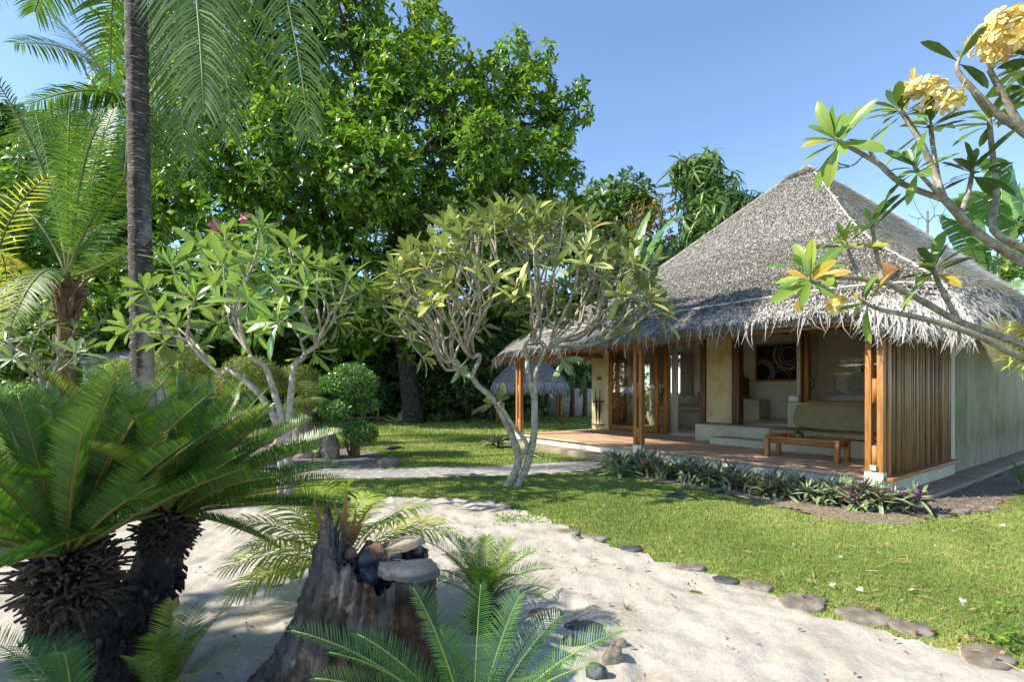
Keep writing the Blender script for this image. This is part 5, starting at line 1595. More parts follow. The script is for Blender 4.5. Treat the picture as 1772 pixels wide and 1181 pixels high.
used = set()
for k, (s, t) in enumerate(pos):
    pk = 4 if k < 2 or k == 4 else int(rng.integers(0, 4))
    if pk not in used:
        o = protos[pk]; used.add(pk)
    else: o = copy_tree(protos[pk])
    o.location = tuple(H(s, t, .015)); o.rotation_euler = (0, 0, rng.uniform(0, 6.28)); sc_ = rng.uniform(.85, 1.2); o.scale = (sc_, sc_, sc_)
    kr = sum(1 for q in pos[:k] if (q[1] > tcm(q[0])) == (t > tcm(s)))
    side = 'porch side' if t > tcm(s) else 'lawn side'
    o["label"] = ('purple backed' if pk == 4 else 'grey green') + ' rosette plant, ' + ORD[kr] + ' from the corner post on the ' + side + ' of the border'
    o["group"] = 'purple ended border plants' if pk == 4 else 'border plants along the porch'
for k in range(5):
    if k not in used: protos[k].location = tuple(H(1.0 + k * .3, -1.0, .015)); protos[k]["label"] = 'low grey green rosette plant in the border row along the porch'

# -- flat stones on the lawn edge
def slab(px, py, rpx, label, mat, seed, asp=.62, ang=None, th=.032, zz=None, d=None, rot=None, nn=None):
    r = np.random.default_rng(seed)
    c = G(px, py) if d is None else W(px, py, d)
    R = rpx / FPX * c[1]
    n = nn or r.integers(6, 9); a = np.sort(r.uniform(0, 2 * np.pi, n) * .35 + np.linspace(0, 2 * np.pi, n, endpoint=False) * 1.0)
    k = 28; aa = np.linspace(0, 2 * np.pi, k, endpoint=False)
    rad = 1 / np.max([np.maximum(np.cos(aa - b), .02) / q for b, q in zip(a, r.uniform(.8 if nn is None else .62, 1, n))], 0)
    rad = np.minimum(rad, 1.15 if nn is None else 1.5) * (1 + .03 * r.normal(size=k))
    ox = np.cos(aa) * rad * R; oy = np.sin(aa) * rad * R * asp / .62 * .75
    an = r.uniform(-.4, .4) if ang is None else ang
    X = ox * math.cos(an) - oy * math.sin(an); Y = ox * math.sin(an) + oy * math.cos(an)
    rows = []
    z0 = -.02 if d is None else -th
    for sc_, z in ((1.02, z0), (1.0, th * .25 if d is None else -.22 * th), (.965, (th * .42 if d is None else 0)), (.55, (th * .42 if d is None else 0) + .003)):
        rows.append(np.stack([X * sc_, Y * sc_, z + .0025 * r.normal(size=k) + 0 * X], -1))
    V = np.vstack(rows + [[[0, 0, (th * .42 if d is None else 0) + .003]]])
    if rot is not None: V = V @ np.asarray(rot).T
    V = V + (c if d is not None else c * [1, 1, 0] + [0, 0, .02])
    q = [[i * k + j, i * k + (j + 1) % k, (i + 1) * k + (j + 1) % k, (i + 1) * k + j] for i in range(3) for j in range(k)]
    t3 = [[3 * k + j, 3 * k + (j + 1) % k, 4 * k] for j in range(k)]
    mb = MB(); mb.add(V, f4=q, f3=t3)
    o = mb.build('flat_stone', M[mat], off=c * [1, 1, 0] if d is None else c)
    o.location = tuple(c * [1, 1, 0]) if d is None else tuple(c)
    return tag(o, label, 'stone', 'flat stones' if d is None else None)


for k, (x, y, r, m_, lb) in enumerate(((1092, 955, 24, 'slate', 'small blue grey flat stone at the lawn edge farthest from the viewer'), (1196, 988, 30, 'slate_brown', 'flat stone half buried in sand left of the blue slate'),
        (1254, 1010, 24, 'slate', 'bluish slate stone in the middle of the sand edge'), (1312, 1020, 28, 'slate_brown', 'grey stone between the bluish slate and the largest flat stone'), (1390, 1048, 50, 'slate_brown', 'largest grey brown flat stone of the lawn edge'),
        (1494, 1072, 46, 'slate_brown', 'dark brown flat stone right of the largest one'), (1580, 1094, 40, 'slate_brown', 'tan flat stone second from the right along the edge'), (1708, 1144, 52, 'slate_brown', 'flat stone at the bottom right of the lawn edge'),
        (985, 925, 24, 'slate_brown', 'small brown stone at the sand edge below the plumeria'), (1030, 934, 22, 'slate_brown', 'thin brown stone left of the farthest blue stone'),
        (945, 1070, 36, 'slate_brown', 'flat stone behind the low cycad fronds in the sand'), (1012, 1092, 34, 'slate', 'dark flat stone right of the low cycad fronds'), (1170, 860, 22, 'slate', 'grey stone tucked under the porch border plants'), (1700, 880, 30, 'slate_brown', 'brown stepping stone in the gravel by the villa'), (1655, 885, 26, 'slate_brown', 'stepping stone in the gravel nearest the purple leaves'))):
    slab(x, y, r * .9, lb, m_, 40 + k)
for k, (x, y, s_) in enumerate(((1060, 1150, .09), (1035, 1175, .07), (1075, 1125, .05), (985, 1120, .06))):
    c = G(x, y); rock('rock', c + [0, 0, .03], (s_, s_ * .8, s_ * .8), M['slate_brown' if k % 2 == 0 else 'rock_dark'], ('brown angular rock right of the near young cycad', 'dark rock lowest at the right of the near young cycad', 'small brown rock above the brown angular rock', 'dark rock between the young cycad fronds')[k], 'rock', seed=20 + k)

# ================================================================ FOREGROUND
# tree stump
def stump():
    T = thing('tree_stump', 'big weathered hollow tree stump with a tall splintered spike in the foreground', 'stump', W(600, 677, 2.6) * [1, 1, 0])
    n, k = 150, 46
    th = np.linspace(0, 2 * np.pi, n, endpoint=False)
    dt = (th - np.pi * 1.12 + np.pi) % (2 * np.pi) - np.pi
    Ht = .64 + .36 * np.exp(-(np.abs(dt) / .75) ** 1.35) + .03 * np.sin(th * 7 + 1) + .02 * np.sin(th * 17) + .07 * np.exp(-((th - 1.4) / .5) ** 2)
    r0 = np.random.default_rng(5)
    Ht += .02 * r0.normal(size=n) * np.exp(-(np.abs(dt) / .6) ** 2)
    rows = []
    for i in range(k):
        f = i / (k - 1); z = Ht * f - .05 * (1 - f)
        fl = np.exp(-z / .28)
        root = .5 + .5 * np.maximum(0, np.cos(3 * (th - np.pi * 1.03))) ** 2
        R = .30 + .20 * fl * (.55 + .9 * root * (1 + .6 * np.exp(-(dt / .6) ** 2)))
        g = np.stack([np.cos(th) * 2.2, np.sin(th) * 2.2, z * .7], -1)
        R = R * (1 + .07 * wob(g, 2.0, 3) + .05 * wob(g * [1, 1, .35], 6, 4) + .035 * wob(g * [1, 1, .16], 17, 6) + .018 * r0.normal(size=n))
        taper = 1 - .10 * np.clip(z - .5, 0, 1) * 3 * np.exp(-(dt / .8) ** 2)
        cx = -.80 + .09 * np.clip(z / .9, 0, 1) - .0; cy = 2.62 + 0 * z
        rows.append(np.stack([cx + np.cos(th) * R * taper, cy + np.sin(th) * R * .9 * taper, z], -1))
    top = rows[-1]; cen = top.mean(0)
    for f, dz in ((.93, -.005), (.86, -.06), (.6, -.10), (.3, -.12), (.02, -.12)):
        q = cen + (top - cen) * f; zt = np.minimum(top[:, 2], .66 + (1 - f) * 0)
        q[:, 2] = (top[:, 2] if f > .9 else zt) + dz + .012 * r0.normal(size=n); rows.append(q)
    V = np.vstack(rows); kk = len(rows)
    i, j = np.meshgrid(np.arange(kk - 1), np.arange(n), indexing='ij')
    mb = MB(); mb.add(V, f4=np.stack([i * n + j, i * n + (j + 1) % n, (i + 1) * n + (j + 1) % n, (i + 1) * n + j], -1).reshape(-1, 4))
    m, t, b, o = new_mat('weathered_stump_wood')
    g = noise(t, 3.2, 7, .7, (2.6, 2.6, .55), dist=.8)
    c = ramp(t, g, [(.32, (.05, .042, .034)), (.46, (.15, .135, .115)), (.62, (.29, .275, .25)), (.8, (.5, .49, .47))])
    br_ = ramp(t, noise(t, 2.6, 4, .6, (1, 1, .7)), [(.44, (0, 0, 0)), (.52, (1, 1, 1))])
    c = mixc(t, br_, c, ramp(t, noise(t, 12, 4), [(.35, (.03, .022, .016)), (.7, (.2, .115, .06))]))
    cr = ramp(t, noise(t, 9, 6, .75, (3, 3, .28)), [(.33, (.12, .1, .09)), (.45, (1, 1, 1))])
    c = mixc(t, .85, c, cr, 'MULTIPLY')
    t.links.new(c, b.inputs["Base Color"]); b.inputs["Roughness"].default_value = .85
    bump(t, b, noise(t, 13, 9, .8, (3, 3, .3)), 1.0, .07)
    mb.build('trunk', m, T, smooth=True)
    # splinters
    ms = MB()
    for k in range(26):
        a = np.pi * 1.12 + rng.normal(0, .6); rr = .27 + rng.normal(0, .02)
        p = np.array([-.73 + rr * math.cos(a), 2.62 + rr * .85 * math.sin(a), .60]); h = .30 * math.exp(-(abs(a - np.pi * 1.12) / .62) ** 1.5) + rng.uniform(.0, .07)
        tube(ms, [p, p + [rng.normal(0, .015) + .03, rng.normal(0, .015), h * .6], p + [rng.normal(0, .02) + .07, rng.normal(0, .02), h]], [.022, .014, .003], 5, lump=.2)
    ms.build('splinter', m, T)
    return T


stump()


def rotm(ax, an):
    ax = unit(np.array(ax, float)); K = np.array([[0, -ax[2], ax[1]], [ax[2], 0, -ax[0]], [-ax[1], ax[0], 0]])
    return np.eye(3) + math.sin(an) * K + (1 - math.cos(an)) * K @ K


slab(690, 984, 47, 'flat grey slate slab resting on the right rim of the foreground stump', 'slate', 5, th=.035, d=2.42, nn=5, rot=rotm((0, 1, 0), .10) @ rotm((1, 0, 0), .16), ang=.2)
for k, (x, y, dd, s_, m_, lb) in enumerate(((632, 968, 2.50, (.05, .04, .055), 'rock_dark', 'dark blue angular rock lying in the hollow of the stump'), (606, 958, 2.58, (.045, .035, .035), 'rock_red', 'red brown rock at the left in the hollow of the stump'), (722, 948, 2.78, (.035, .03, .055), 'slate', 'upright grey stone wedge at the right back of the stump'))):
    rock('stone', W(x, y, dd), s_, M[m_], lb, 'stone', seed=70 + k, ang=k * .7, sub=8)
for k, (x, y, dd, r_, m_, ax_, an_, lb) in enumerate(((652, 955, 2.70, 24, 'rock_red', (1, .3, 0), .5, 'red brown flat chunk behind the slate slab on the stump'), (692, 938, 2.84, 34, 'slate_brown', (0, 1, 0), -.35, 'grey brown stone block on the back rim of the stump'), (662, 974, 2.60, 22, 'slate', (1, 0, 0), .7, 'thin slate chip between the dark rock and the slab'), (600, 986, 2.44, 12, 'slate_brown', (0, 1, 0), .5, 'small stone at the front lip of the stump hollow'), (640, 990, 2.46, 20, 'rock_dark', (.5, 1, 0), .4, 'dark slate chip at the left end of the large grey slab'))):
    slab(x, y, r_, lb, m_, 90 + k, th=.045 if k in (1, 4) else .028, d=dd, rot=rotm(ax_, an_), nn=5)
dt_ = thing('dried_plant', 'dead brown plant with curled strap leaves standing in the stump hollow', 'dried plant', W(590, 960, 2.7))
mb = MB()
for (x, y) in ((598, 848), (545, 860), (575, 868), (615, 880), (640, 880), (585, 880), (560, 890), (628, 905), (606, 900)):
    p0 = W(592 + rng.normal(0, 6), 962, 2.7); p2 = W(x, y, 2.7 + rng.normal(0, .08)); C = bez(p0, (p0 + p2) / 2 + [rng.normal(0, .04), 0, .03], p2, 10)
    S_ = np.array([1, .3, 0]) * .012
    wv = np.sin(np.linspace(.25, 3.1, 10))[:, None] * S_
    mb.add(np.stack([C - wv, C + wv], 1).reshape(-1, 3), f4=[[2 * i, 2 * i + 1, 2 * i + 3, 2 * i + 2] for i in range(9)], r=rng.uniform(0, .45))
for k in range(26):
    p0 = W(rng.uniform(570, 700), rng.uniform(945, 985), 2.62); v = rng.normal(0, .08, 3) * [1, .7, .35]; tube(mb, [p0, p0 + v * .5 + [0, 0, .02], p0 + v], .003, 4, r=rng.uniform(.4, 1))
mb.build('leaves', M['dry'], dt_)


# ---- giant cycad
def cycad_head(T, h, n, L, mat='cycad', LL=.17, LW=.0095, nl=88, e0=78, e1=-8, az=None, V=.55, droop=.30, rnd=.45, rr=.011, seed=0, ax=(0, 0, 1), lo=.8):
    r = np.random.default_rng(seed)
    ax = unit(np.asarray(ax, float)); A, B = frame_of(ax[None]); A, B = A[0], B[0]
    for k in range(n):
        f = (k + .5) / n
        a = k * 2.39996 + r.normal(0, .1)
        if az is not None:
            a = az[0] + (az[1] - az[0]) * ((k * .618) % 1)
        el = math.radians(e0 + (e1 - e0) * f ** .85 + r.normal(0, 4))
        out = A * math.cos(a) + B * math.sin(a)
        l = L * (lo + (1 - lo) * min(1, f * 2.5)) * (1 + r.normal(0, .05))
        d0 = out * math.cos(el) + ax * math.sin(el)
        p1 = h + d0 * l * .55 + ax * .04
        p2 = p1 + unit(d0 + out * .35 - np.array([0, 0, 1]) * droop * (.5 + f)) * l * .55
        mb = MB()
        frond(mb, h + out * .06, p1, p2, n=nl, LL=LL, LW=LW, V=V, lead=.55, hang=.1, up=ax + out * -.1, rr=rr, rnd=np.clip(rnd + r.normal(0, .15) - .15 * f + .1, 0, 1), start=.1, seg=2, jit=.035,
              prof=([0, .1, .2, .5, .8, .95, 1], [.2, .35, .8, 1, .9, .55, .3]))
        mb.build('frond', M[mat], T)


def skirt(T, c, axis, R0, R1, hgt, n, seed, L=(.10, .24), name='old_frond_stubs'):
    r = np.random.default_rng(seed); mb = MB()
    A, B = frame_of(unit(np.asarray(axis, float))[None]); A, B = A[0], B[0]; ax = unit(np.asarray(axis, float))
    for k in range(n):
        a = k * 2.39996; f = (k + .5) / n
        out = A * math.cos(a) + B * math.sin(a)
        p = c + ax * hgt * (f - .5) + out * R0 * .7
        el = -1.0 + 1.5 * f + r.normal(0, .25)
        l = r.uniform(*L) * (1.0 if r.random() > .12 else 1.3) + (R1 - R0) * math.sin(np.pi * f)
        d_ = out * math.cos(el) + ax * math.sin(el) * .7
        q = p + d_ * l * .6; e = q + (d_ + r.normal(0, .45, 3)) * l * .4
        tube(mb, [p, q, e], [.013, .010, r.uniform(.002, .009)], 4, r=r.random() ** 2)
    mb.build(name, M['stub'], T)


gc = thing('cycad', 'giant two headed cycad with dark shaggy trunk filling the left foreground', 'cycad', W(205, 677, 2.75) * [1, 1, 0])
mb = MB()
h1 = W(112, 958, 2.50); h2 = W(300, 885, 3.02)
P1 = smooth_path([W(205, 1200, 2.75), W(178, 1120, 2.68), W(138, 1045, 2.58), h1], 20)
P2 = smooth_path([W(215, 1190, 2.78), W(232, 1100, 2.84), W(265, 1000, 2.97), h2], 20)
tube(mb, P1, np.interp(np.linspace(0, 1, 20), [0, .5, 1], [.23, .21, .12]), 20, lump=.09)
tube(mb, P2, np.interp(np.linspace(0, 1, 20), [0, .5, 1], [.17, .15, .10]), 18, lump=.09)
mb.build('trunk', M['cycad_trunk'], gc)
mb = MB()
for P_, R_ in ((P1[:12], .205), (P2[:14], .14)):
    for k in range(420):
        i = rng.integers(0, len(P_)); a = rng.uniform(0, 6.28); out = np.array([math.cos(a), math.sin(a), 0]); p = P_[i] + out * R_ * .97 + [0, 0, rng.uniform(-.03, .03)]
        tube(mb, [p, p + out * .025 - [0, 0, .02], p + out * .03 - [0, 0, .045]], [.016, .012, .004], 4, r=rng.random() ** 2)
mb.build('bark_scales', M['cycad_trunk'], gc)
ax1 = unit(np.array([-.15, -.05, 1])); ax2 = unit(np.array([.28, .05, 1]))
skirt(gc, h1 - ax1 * .15, ax1, .13, .15, .28, 620, 1, (.06, .14))
skirt(gc, h2 - ax2 * .12, ax2, .10, .11, .22, 420, 2, (.05, .10))
cycad_head(gc, h1, 60, .94, seed=3, e0=76, e1=16, ax=ax1, nl=82, droop=.08, V=1.15, LW=.0082, LL=.12)
cycad_head(gc, h2, 52, .94, seed=4, e0=80, e1=8, ax=ax2, nl=82, droop=.12, V=1.15, LW=.0082, LL=.12)


def aim_fronds(T, base, tips, mat, LL, LW, n, V=.5, rise=.25, rr=.008, rnd=.5, hang_=.1, lead=.6, seg=2, prof=None, jit=.04, start=.1):
    for (x, y, d) in tips:
        tip = W(x, y, d); base = np.asarray(base, float)
        mid = (base + tip) / 2 + np.array([0, 0, 1.]) * np.linalg.norm(tip - base) * rise + (base - tip) * .08 * [1, 1, 0]
        mb = MB(); frond(mb, base, mid, tip, n=n, LL=LL, LW=LW, V=V, lead=lead, hang=hang_, rr=rr, rnd=float(np.clip(rnd + rng.normal(0, .12), 0, 1)), start=start, seg=seg, jit=jit, prof=prof, up=(0, -.15, 1))
        mb.build('frond', M[mat], T)


CP = ([0, .1, .25, .6, .85, 1], [.3, .5, .95, 1, .8, .35])
# near young cycad at the bottom centre
b_ = np.array([-.16, 2.02, .12])
yc = thing('young_cycad', 'young cycad with soft bluish green fronds at the bottom centre', 'cycad', (b_[0], b_[1], 0))
mb = MB(); tube(mb, [b_ * [1, 1, 0] - [0, 0, .02], b_ + [0, 0, .02]], [.09, .07], 10, lump=.2); mb.build('trunk', M['cycad_trunk'], yc)
aim_fronds(yc, b_, [(505, 1092, 1.9), (570, 1130, 1.75), (618, 1098, 2.1), (715, 1018, 2.1), (762, 1090, 2.2), (832, 1012, 2.05), (900, 1030, 2.15), (968, 1068, 2.15), (1078, 1092, 2.0), (1030, 1150, 1.85), (930, 1170, 1.7), (545, 1175, 1.9)], 'cycad_blue', .12, .0055, 60, V=.45, rise=.16, prof=CP, rr=.007)
# mid cycad
b_ = G(838, 1088) + [0, 0, .14]
mc_ = thing('small_cycad', 'small dark green cycad behind the slate topped stump on the sand', 'cycad', b_ * [1, 1, 0])
mb = MB(); tube(mb, [b_ * [1, 1, 0] - [0, 0, .02], b_ + [0, 0, .02]], [.11, .08], 10, lump=.2); mb.build('trunk', M['cycad_trunk'], mc_)
skirt(mc_, b_ - [0, 0, .06], (0, 0, 1), .06, .08, .12, 120, 5, (.04, .08))
aim_fronds(mc_, b_, [(722, 935, 3.2), (765, 925, 3.3), (800, 935, 3.6), (842, 930, 3.5), (885, 935, 3.5), (925, 955, 3.4), (955, 985, 3.3), (952, 1020, 3.1), (958, 1045, 3.0), (915, 1000, 2.95), (860, 990, 2.9), (790, 990, 2.9), (735, 990, 3.0), (700, 1010, 3.2), (820, 960, 4.0), (900, 960, 3.9), (770, 960, 3.8)], 'cycad', .115, .0065, 48, V=.5, rise=.28, prof=CP, rr=.007, rnd=.55)
# young fronds bottom left
b_ = np.array([-1.72, 2.45, .05])
y2 = thing('young_cycad', 'young cycad fronds rising right of the giant cycad trunk base', 'cycad', b_ * [1, 1, 0])
mb = MB(); tube(mb, [b_ - [0, 0, .06], b_ + [0, 0, .06]], [.06, .05], 8, lump=.2); mb.build('trunk', M['cycad_trunk'], y2)
aim_fronds(y2, b_, [(408, 1040, 2.45), (300, 1042, 2.5), (352, 1090, 2.35), (345, 1050, 2.8), (410, 1120, 2.5), (270, 1100, 2.3), (230, 1140, 2.2), (380, 1160, 2.2)], 'cycad', .12, .0055, 50, V=.35, rise=.15, prof=CP, rr=.006, rnd=.55)
b_ = np.array([-1.95, 2.2, .0])
y3 = thing('young_cycad', 'young cycad fronds at the bottom left corner', 'cycad', b_)
mb = MB(); tube(mb, [b_ - [0, 0, .06], b_ + [0, 0, .1]], [.06, .05], 8, lump=.2); mb.build('trunk', M['cycad_trunk'], y3)
aim_fronds(y3, b_ + [0, 0, .08], [(-30, 1105, 2.1), (30, 1120, 2.2), (85, 1100, 2.35), (-20, 1170, 1.9), (110, 1130, 2.0)], 'cycad_blue', .13, .005, 44, V=.35, rise=.22, prof=CP, rr=.006, rnd=.6)
# yellow green feather palm behind the stump
b_ = G(590, 1040) + [0, 0, .05]
ap = thing('feather_palm', 'yellow green feather palm spreading behind the foreground stump', 'palm', b_ * [1, 1, 0])
mb = MB()
for k in range(6):
    a = k * 1.05; p = b_ * [1, 1, 0] + [.05 * math.cos(a), .05 * math.sin(a), 0]; tube(mb, [p, p + [.04 * math.cos(a), .04 * math.sin(a), .25]], [.02, .014], 6)
mb.build('stem', M['areca'], ap)
aim_fronds(ap, b_ + [0, 0, .12], [(385, 905, 3.4), (390, 985, 3.2), (395, 1035, 3.1), (440, 945, 3.1), (470, 868, 3.9), (520, 850, 3.7), (545, 835, 4.1), (600, 842, 3.7), (655, 868, 3.6), (735, 875, 3.7), (795, 925, 3.6), (770, 900, 4.1), (425, 1000, 3.6), (640, 855, 4.2), (500, 905, 3.2), (560, 880, 3.3), (690, 900, 3.4), (410, 950, 3.8), (590, 870, 4.5)], 'areca', .30, .017, 24, V=.25, rise=.3, rr=.007, hang_=.35, lead=.9, seg=3, jit=.09, rnd=.55, start=.25)

# ---- lawn
def noisef(P): return .5 + .34 * wob(P, .9, 40) + .14 * wob(P, 4, 41) + .1 * wob(P, 14, 42)


HOUSE = np.vstack([H(s, t)[:2] for s, t in [(-.5, -.25), (9.05, -.25), (9.35, 3.2), (9.35, 15), (-.5, 15)]])


def lawn_blades(n, d0, d1, x0, x1, L, Wd):
    d = d0 + (d1 - d0) * rng.random(n)
    k = rng.uniform(x0, x1, n)
    P = np.stack([(k - CX) / FPX * d, d], -1)
    x, y = P[:, 0], P[:, 1]
    P3 = np.stack([x, y], -1)
    wx = x + .06 * wob(P3, 6, 3) + .03 * wob(P3, 18, 4); wy = y + .06 * wob(P3, 6, 5) + .03 * wob(P3, 18, 6)
    bad = inpoly(wx, wy + .05, SAND) | inpoly(wx, wy, PATH) | inpoly(wx, wy, GRAVEL_R) | inpoly(wx, wy, BED_L) | inpoly(wx, wy, BED_R) | inpoly(x, y, HOUSE)
    stray = rng.random(n) < .012
    P = P[~bad | (stray & ~inpoly(x, y, HOUSE) & ~inpoly(x, y, PATH) & ~inpoly(x, y + .35, SAND))]
    n = len(P)
    h = L * rng.uniform(.55, 1.3, n); a = rng.uniform(0, 6.28, n); w = Wd * rng.uniform(.7, 1.3, n)
    ln = rng.normal(0, .55, (n, 2)) * h[:, None]
    c, s = np.cos(a) * w / 2, np.sin(a) * w / 2
    V = np.stack([np.stack([P[:, 0] - c, P[:, 1] - s, 0 * c], -1), np.stack([P[:, 0] + c, P[:, 1] + s, 0 * c], -1), np.stack([P[:, 0] + ln[:, 0], P[:, 1] + ln[:, 1], h], -1)], 1)
    r_ = np.clip(noisef(P) + rng.normal(0, .16, n), 0, 1)
    return V.reshape(-1, 3), np.arange(3 * n).reshape(-1, 3), np.repeat(r_, 3)


mb = MB()
for n, d0, d1, x0, x1, L, Wd in ((190000, 2.8, 5.6, 1000, 1800, .022, .006), (170000, 5.6, 9, 800, 1800, .024, .009), (70000, 7.4, 11, 500, 1100, .026, .011), (110000, 10.5, 24, 560, 1060, .034, .022), (30000, 18, 34, 200, 1060, .08, .05)):
    v, f, r_ = lawn_blades(n, d0, d1, x0, x1, L, Wd); mb.add(v, f3=f, r=r_)
tag(mb.build('grass', M['grass']), 'short sunlit green lawn grass around the villa and sand', 'grass', kind='stuff')

# litter
mb = MB(); n = 1500
k = rng.uniform(900, 1800, n); d = 2.8 + 5.5 * rng.random(n) ** .8; P = np.stack([(k - CX) / FPX * d, d, np.full(n, .035)], -1)
ok = ~inpoly(P[:, 0], P[:, 1], SAND) & ~inpoly(P[:, 0], P[:, 1], HOUSE) & (rng.random(n) < np.clip((k - 1000) / 700, .15, 1)); P = P[ok]
inst(mb, SLIM[0], P, rng.normal(0, 1, (len(P), 3)) * [1, .5, .12] + [.4, 0, 0], np.array([[0, 0, 1.]] * len(P)) + rng.normal(0, .2, (len(P), 3)), rng.uniform(.05, .16, len(P)), .05, rng.uniform(.6, 1, len(P)))
P = np.stack([rng.uniform(-3, 4, 420), rng.uniform(2.6, 8, 420), np.full(420, .045)], -1); P = P[inpoly(P[:, 0], P[:, 1], SAND)]
inst(mb, KITE[1], P, rng.normal(0, 1, (len(P), 3)) * [1, 1, .2], np.array([[0, 0, 1.]] * len(P)) + rng.normal(0, .4, (len(P), 3)), rng.uniform(.015, .05, len(P)), .04, rng.uniform(0, .7, len(P)))
g1 = px_poly([(1000, 915), (1300, 1000), (1500, 1060), (1700, 1130)])
for a, b in zip(g1[:-1], g1[1:]):
    t_ = rng.random(26)[:, None]; Q = a * (1 - t_) + b * t_ + rng.normal(0, .10, (26, 2)); Q = np.hstack([Q, np.full((26, 1), .05)])
    inst(mb, KITE[1], Q, rng.normal(0, 1, (26, 3)) * [1, 1, .3], np.array([[0, 0, 1.]] * 26) + rng.normal(0, .5, (26, 3)), rng.uniform(.02, .06, 26), .05, rng.uniform(0, .6, 26))
P = G(1690, 870) + rng.normal(0, 1, (500, 3)) * [.7, .45, 0] + [0, 0, .03]
inst(mb, SLIM[0], P, rng.normal(0, 1, (500, 3)) * [1, 1, .1], np.array([[0, 0, 1.]] * 500) + rng.normal(0, .2, (500, 3)), rng.uniform(.04, .12, 500), .05, rng.uniform(.2, 1, 500))
tag(mb.build('leaf_litter', M['dry']), 'dry straw and small dead leaves scattered over lawn and sand', 'litter', kind='stuff')

fb = None
for k, (x, y) in enumerate(((1046, 881), (1416, 904), (1736, 916), (1648, 925), (1619, 953), (1710, 968), (1704, 990), (1490, 1030), (1576, 1031), (1562, 1049), (1665, 1052), (1077, 927), (1372, 949), (1453, 972), (1438, 1023))):
    c = G(x, y) + [0, 0, .035]
    if fb is None:
        mb = MB(); blossoms(mb, [[0, 0, 0.]], [[.2, -.3, 1.]], .034, 55); fb = mb.build('fallen_blossom', M['petal_w'], off=Z3); o = fb
    else:
        o = fb.copy(); COL.objects.link(o)
    o.location = tuple(c); o.rotation_euler = (rng.normal(0, .5), rng.normal(0, .5), rng.uniform(0, 6)); s_ = rng.uniform(.7, 1.1); o.scale = (s_,) * 3
    tag(o, 'fallen white blossom on the lawn, ' + ('far left below the plumeria shade', 'just in front of the middle of the porch border', 'far right beside the gravel', 'in the straw right of the purple ended border', 'straight below the one near the gravel corner', 'far right in the straw, level with the largest pair', 'far right below the one in the straw', 'right above the gap between the two biggest stones', 'right of the one above the biggest stones', 'above the dark brown flat stone, nearest the sand', 'lowest and rightmost of all', 'beside the blue grey stone farthest away', 'midway between the border and the bluish slate', 'below the one midway to the bluish slate', 'just above the stone next to the bluish slate')[k], 'flower', 'fallen blossoms on the lawn')

# leafy weed bottom right, small green sprouts in the sand
wd_ = thing('weed', 'dark green leafy weed growing at the bottom right lawn edge', 'weed', G(1745, 1125))
mb = MB(); P = G(1745, 1125) + np.abs(rng.normal(0, 1, (26, 3))) * [.10, .08, .10] * rng.choice([-1, 1], (26, 3)) ; P[:, 2] = np.abs(P[:, 2]) + .04
rosettes(mb, P, unit(rng.normal(0, .5, (26, 3)) + [0, 0, 1]), 5, .055, 1.6, 40, 90); mb.build('leaves', M['leaf_big'], wd_)
w2 = thing('weed', 'low sprawl of light green weeds where the sand meets the lawn', 'weed', G(905, 905))
mb = MB(); P = G(905, 903) + rng.normal(0, 1, (40, 3)) * [.22, .12, .0] + [0, 0, .05]
rosettes(mb, P, unit(rng.normal(0, .5, (40, 3)) + [0, 0, 1]), 5, .06, 1.3, 40, 90); mb.build('leaves', M['plum_green'], w2)
for x, y, lb in ((1085, 1060, 'small dry grass tuft alone in the middle of the sand'),):
    g = G(x, y); mb = MB(); rosettes(mb, [g + [0, 0, .01]], [[0, 0, 1.]], 40, .10, .3, 15, 85, tm=STRAP)
    o = mb.build('grass_tuft', M['dry'], off=g); o.location = tuple(g); tag(o, lb, 'grass tuft')
fl = thing('fern', 'bright green fern in the dark gravel at the right edge', 'fern', G(1770, 838))
b_ = G(1768, 838); aim_fronds(fl, b_, [(1735, 815, b_[1] - .3), (1750, 800, b_[1]), (1785, 800, b_[1]), (1725, 832, b_[1] - .4), (1800, 820, b_[1] - .3)], 'topiary', .09, .016, 20, V=.2, rise=.3)

# ---------------- things far behind
d = 24.0
hut = thing('garden_hut', 'small thatched hut seen under the far end of the porch roof', 'hut', W(915, 677, d) * [1, 1, 0])
mb = MB(); c = W(915, 677, d) * [1, 1, 0]
e = 1.7; zt = 2.4; zb = 1.75
V = [c + [-e, -1.4, zb], c + [e, -1.4, zb], c + [e, 1.6, zb], c + [-e, 1.6, zb], c + [-.6, 0, zt + .9], c + [.6, 0, zt + .9], c + [-e, -1.4, zb + .25], c + [e, -1.4, zb + .25], c + [e, 1.6, zb + .25], c + [-e, 1.6, zb + .25]]
mb.add(V, f4=[[6, 7, 5, 4], [8, 9, 4, 5], [0, 1, 7, 6], [1, 2, 8, 7], [2, 3, 9, 8], [3, 0, 6, 9], [0, 3, 2, 1]], f3=[[7, 8, 5], [9, 6, 4]])
mb.build('roof', M['thatch'], hut)
mb = MB(); n = 900
P = c + np.stack([rng.uniform(-e, e, n), np.full(n, -1.42), np.full(n, zb + .22)], -1)
inst(mb, SLIM[0], P, rng.normal(0, .2, (n, 3)) + [0, -.3, -1], np.array([[0, -1., 0]] * n), rng.uniform(.3, .6, n), .3, rng.random(n)); mb.build('eave_fringe', M['strand'], hut)
for sx in (-1.5, 1.5):
    for sy in (-1.1, 1.3):
        mb = MB(); tube(mb, [c + [sx, sy, 0], c + [sx, sy, 1.85]], .06, 8); mb.build('post', M['wood_z'], hut)
gw = MB(); box(gw, -1.2, 5.5, 31.0, 31.2, 0, 1.75); tag(gw.build('garden_wall', M['render_w'], off=Z3), 'low pale garden wall behind the banana stems', 'wall')
gb_ = MB(); box(gb_, -16.5, -13.8, 19, 22, 0, 2.7); wb = gb_.build('wall', M['render_w'])
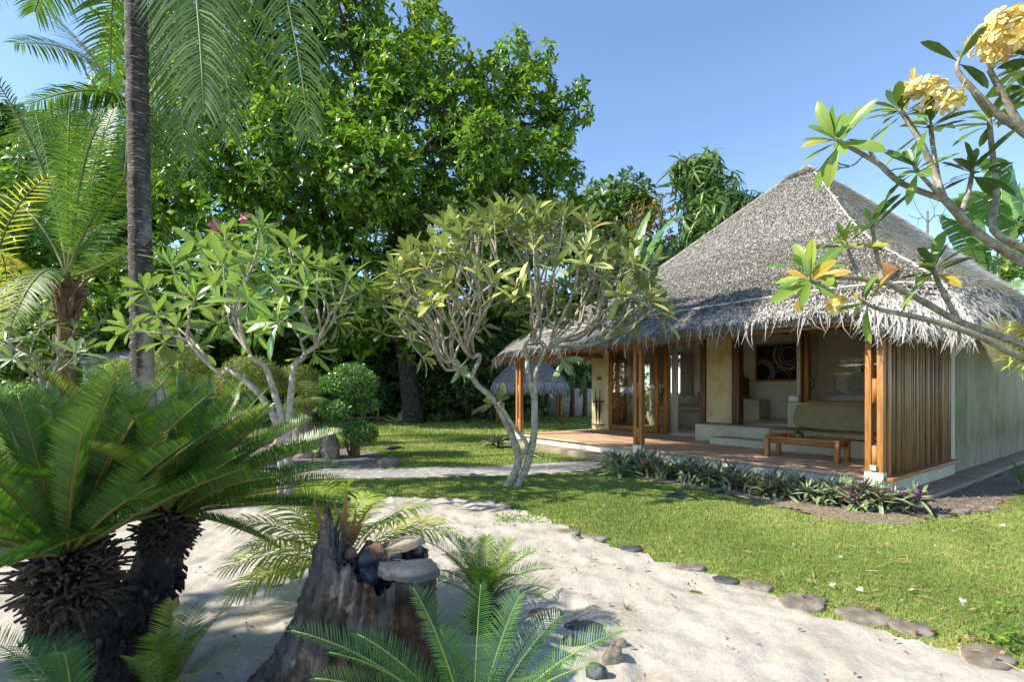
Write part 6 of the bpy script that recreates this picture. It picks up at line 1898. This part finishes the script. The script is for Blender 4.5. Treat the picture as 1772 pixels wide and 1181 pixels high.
gh = thing('garden_building', 'small pale building glimpsed behind the dark palm trunk', 'building', (-15.1, 20.5, 0)); wb.location = (15.1, -20.5, 0); wb.parent = gh
rf = MB(); rf.add([[-17, 18.6, 2.7], [-13.4, 18.6, 2.7], [-13.4, 22.4, 2.7], [-17, 22.4, 2.7], [-16, 20.5, 3.3], [-14.4, 20.5, 3.3]], f4=[[0, 1, 5, 4], [2, 3, 4, 5], [0, 3, 2, 1]], f3=[[1, 2, 5], [3, 0, 4]]); rf.build('roof', M['thatch'], gh)
wi = MB(); box(wi, -15.2, -14.7, 18.96, 18.995, 1.0, 1.9); wi.build('window', M['wood_dark'], gh)
rl = thing('bamboo_rail', 'low bamboo rail fence on the lawn left of the thick trunk', 'fence', (-6.5, 25, 0))
mb = MB(); tube(mb, [[-8.3, 24, .28], [-5.9, 24, .30]], .035, 6); mb.build('rail', M['dry'], rl)
for x in (-7.9, -7.3, -6.5):
    mb = MB(); tube(mb, [[x, 24.03, 0], [x, 24.03, .85 if x == -6.5 else .6]], .035, 6); mb.build('post', M['dry'], rl)
# fallen palm spathe on the lawn
mb = MB(); c = G(682, 780); P = bez(c + [-.25, 0, .03], c + [0, .1, .10], c + [.28, .1, .05], 9); tube(mb, P, [.01, .04, .055, .06, .055, .045, .03, .02, .01], 7, lump=.1)
o = mb.build('fallen_leaf', M['rock_dark'], off=c); o.location = tuple(c); tag(o, 'single dark curled dead leaf on the lawn beyond the path', 'dead leaf')
mb = MB(); c = G(383, 745, .6)
rf_ = thing('red_flower_plant', 'small plant with coral red flower spikes before the fluffy bushes', 'flowering plant', W(383, 677, 9.5) * [1, 1, 0])
p = W(383, 677, 9.5) * [1, 1, 0]
for k in range(9):
    q = W(383 + rng.normal(0, 9), 690 + rng.normal(0, 9), 9.5); tube(mb, [p, q], .006, 4)
mb.build('stem', M['leaf_mid'], rf_)
mb = MB(); Q = np.array([W(383 + rng.normal(0, 9), 688 + rng.normal(0, 9), 9.5) for _ in range(24)]); blossoms(mb, Q, unit(rng.normal(0, .5, (24, 3)) + [0, 0, 1]), .05); mb.build('flower', M['petal_r'], rf_)

# tree standing left of the frame whose crown shades the near cycad
tree('shade_tree', 'leafy tree standing outside the frame at the left', 'tree', (-10.2, 1.2, 0), [(-9.3, 1.2, 7.0, 1.2, .6), (-10.3, .8, 7.2, 1.2, .6), (-10.0, 2.2, 7.2, .9, .6), (-9.0, 2.0, 6.8, .7, .6)], 1.1, 7, .3, .9, 'leaf_mid', trunk_r=.2, fork=3.5, nb=30, seed=77)
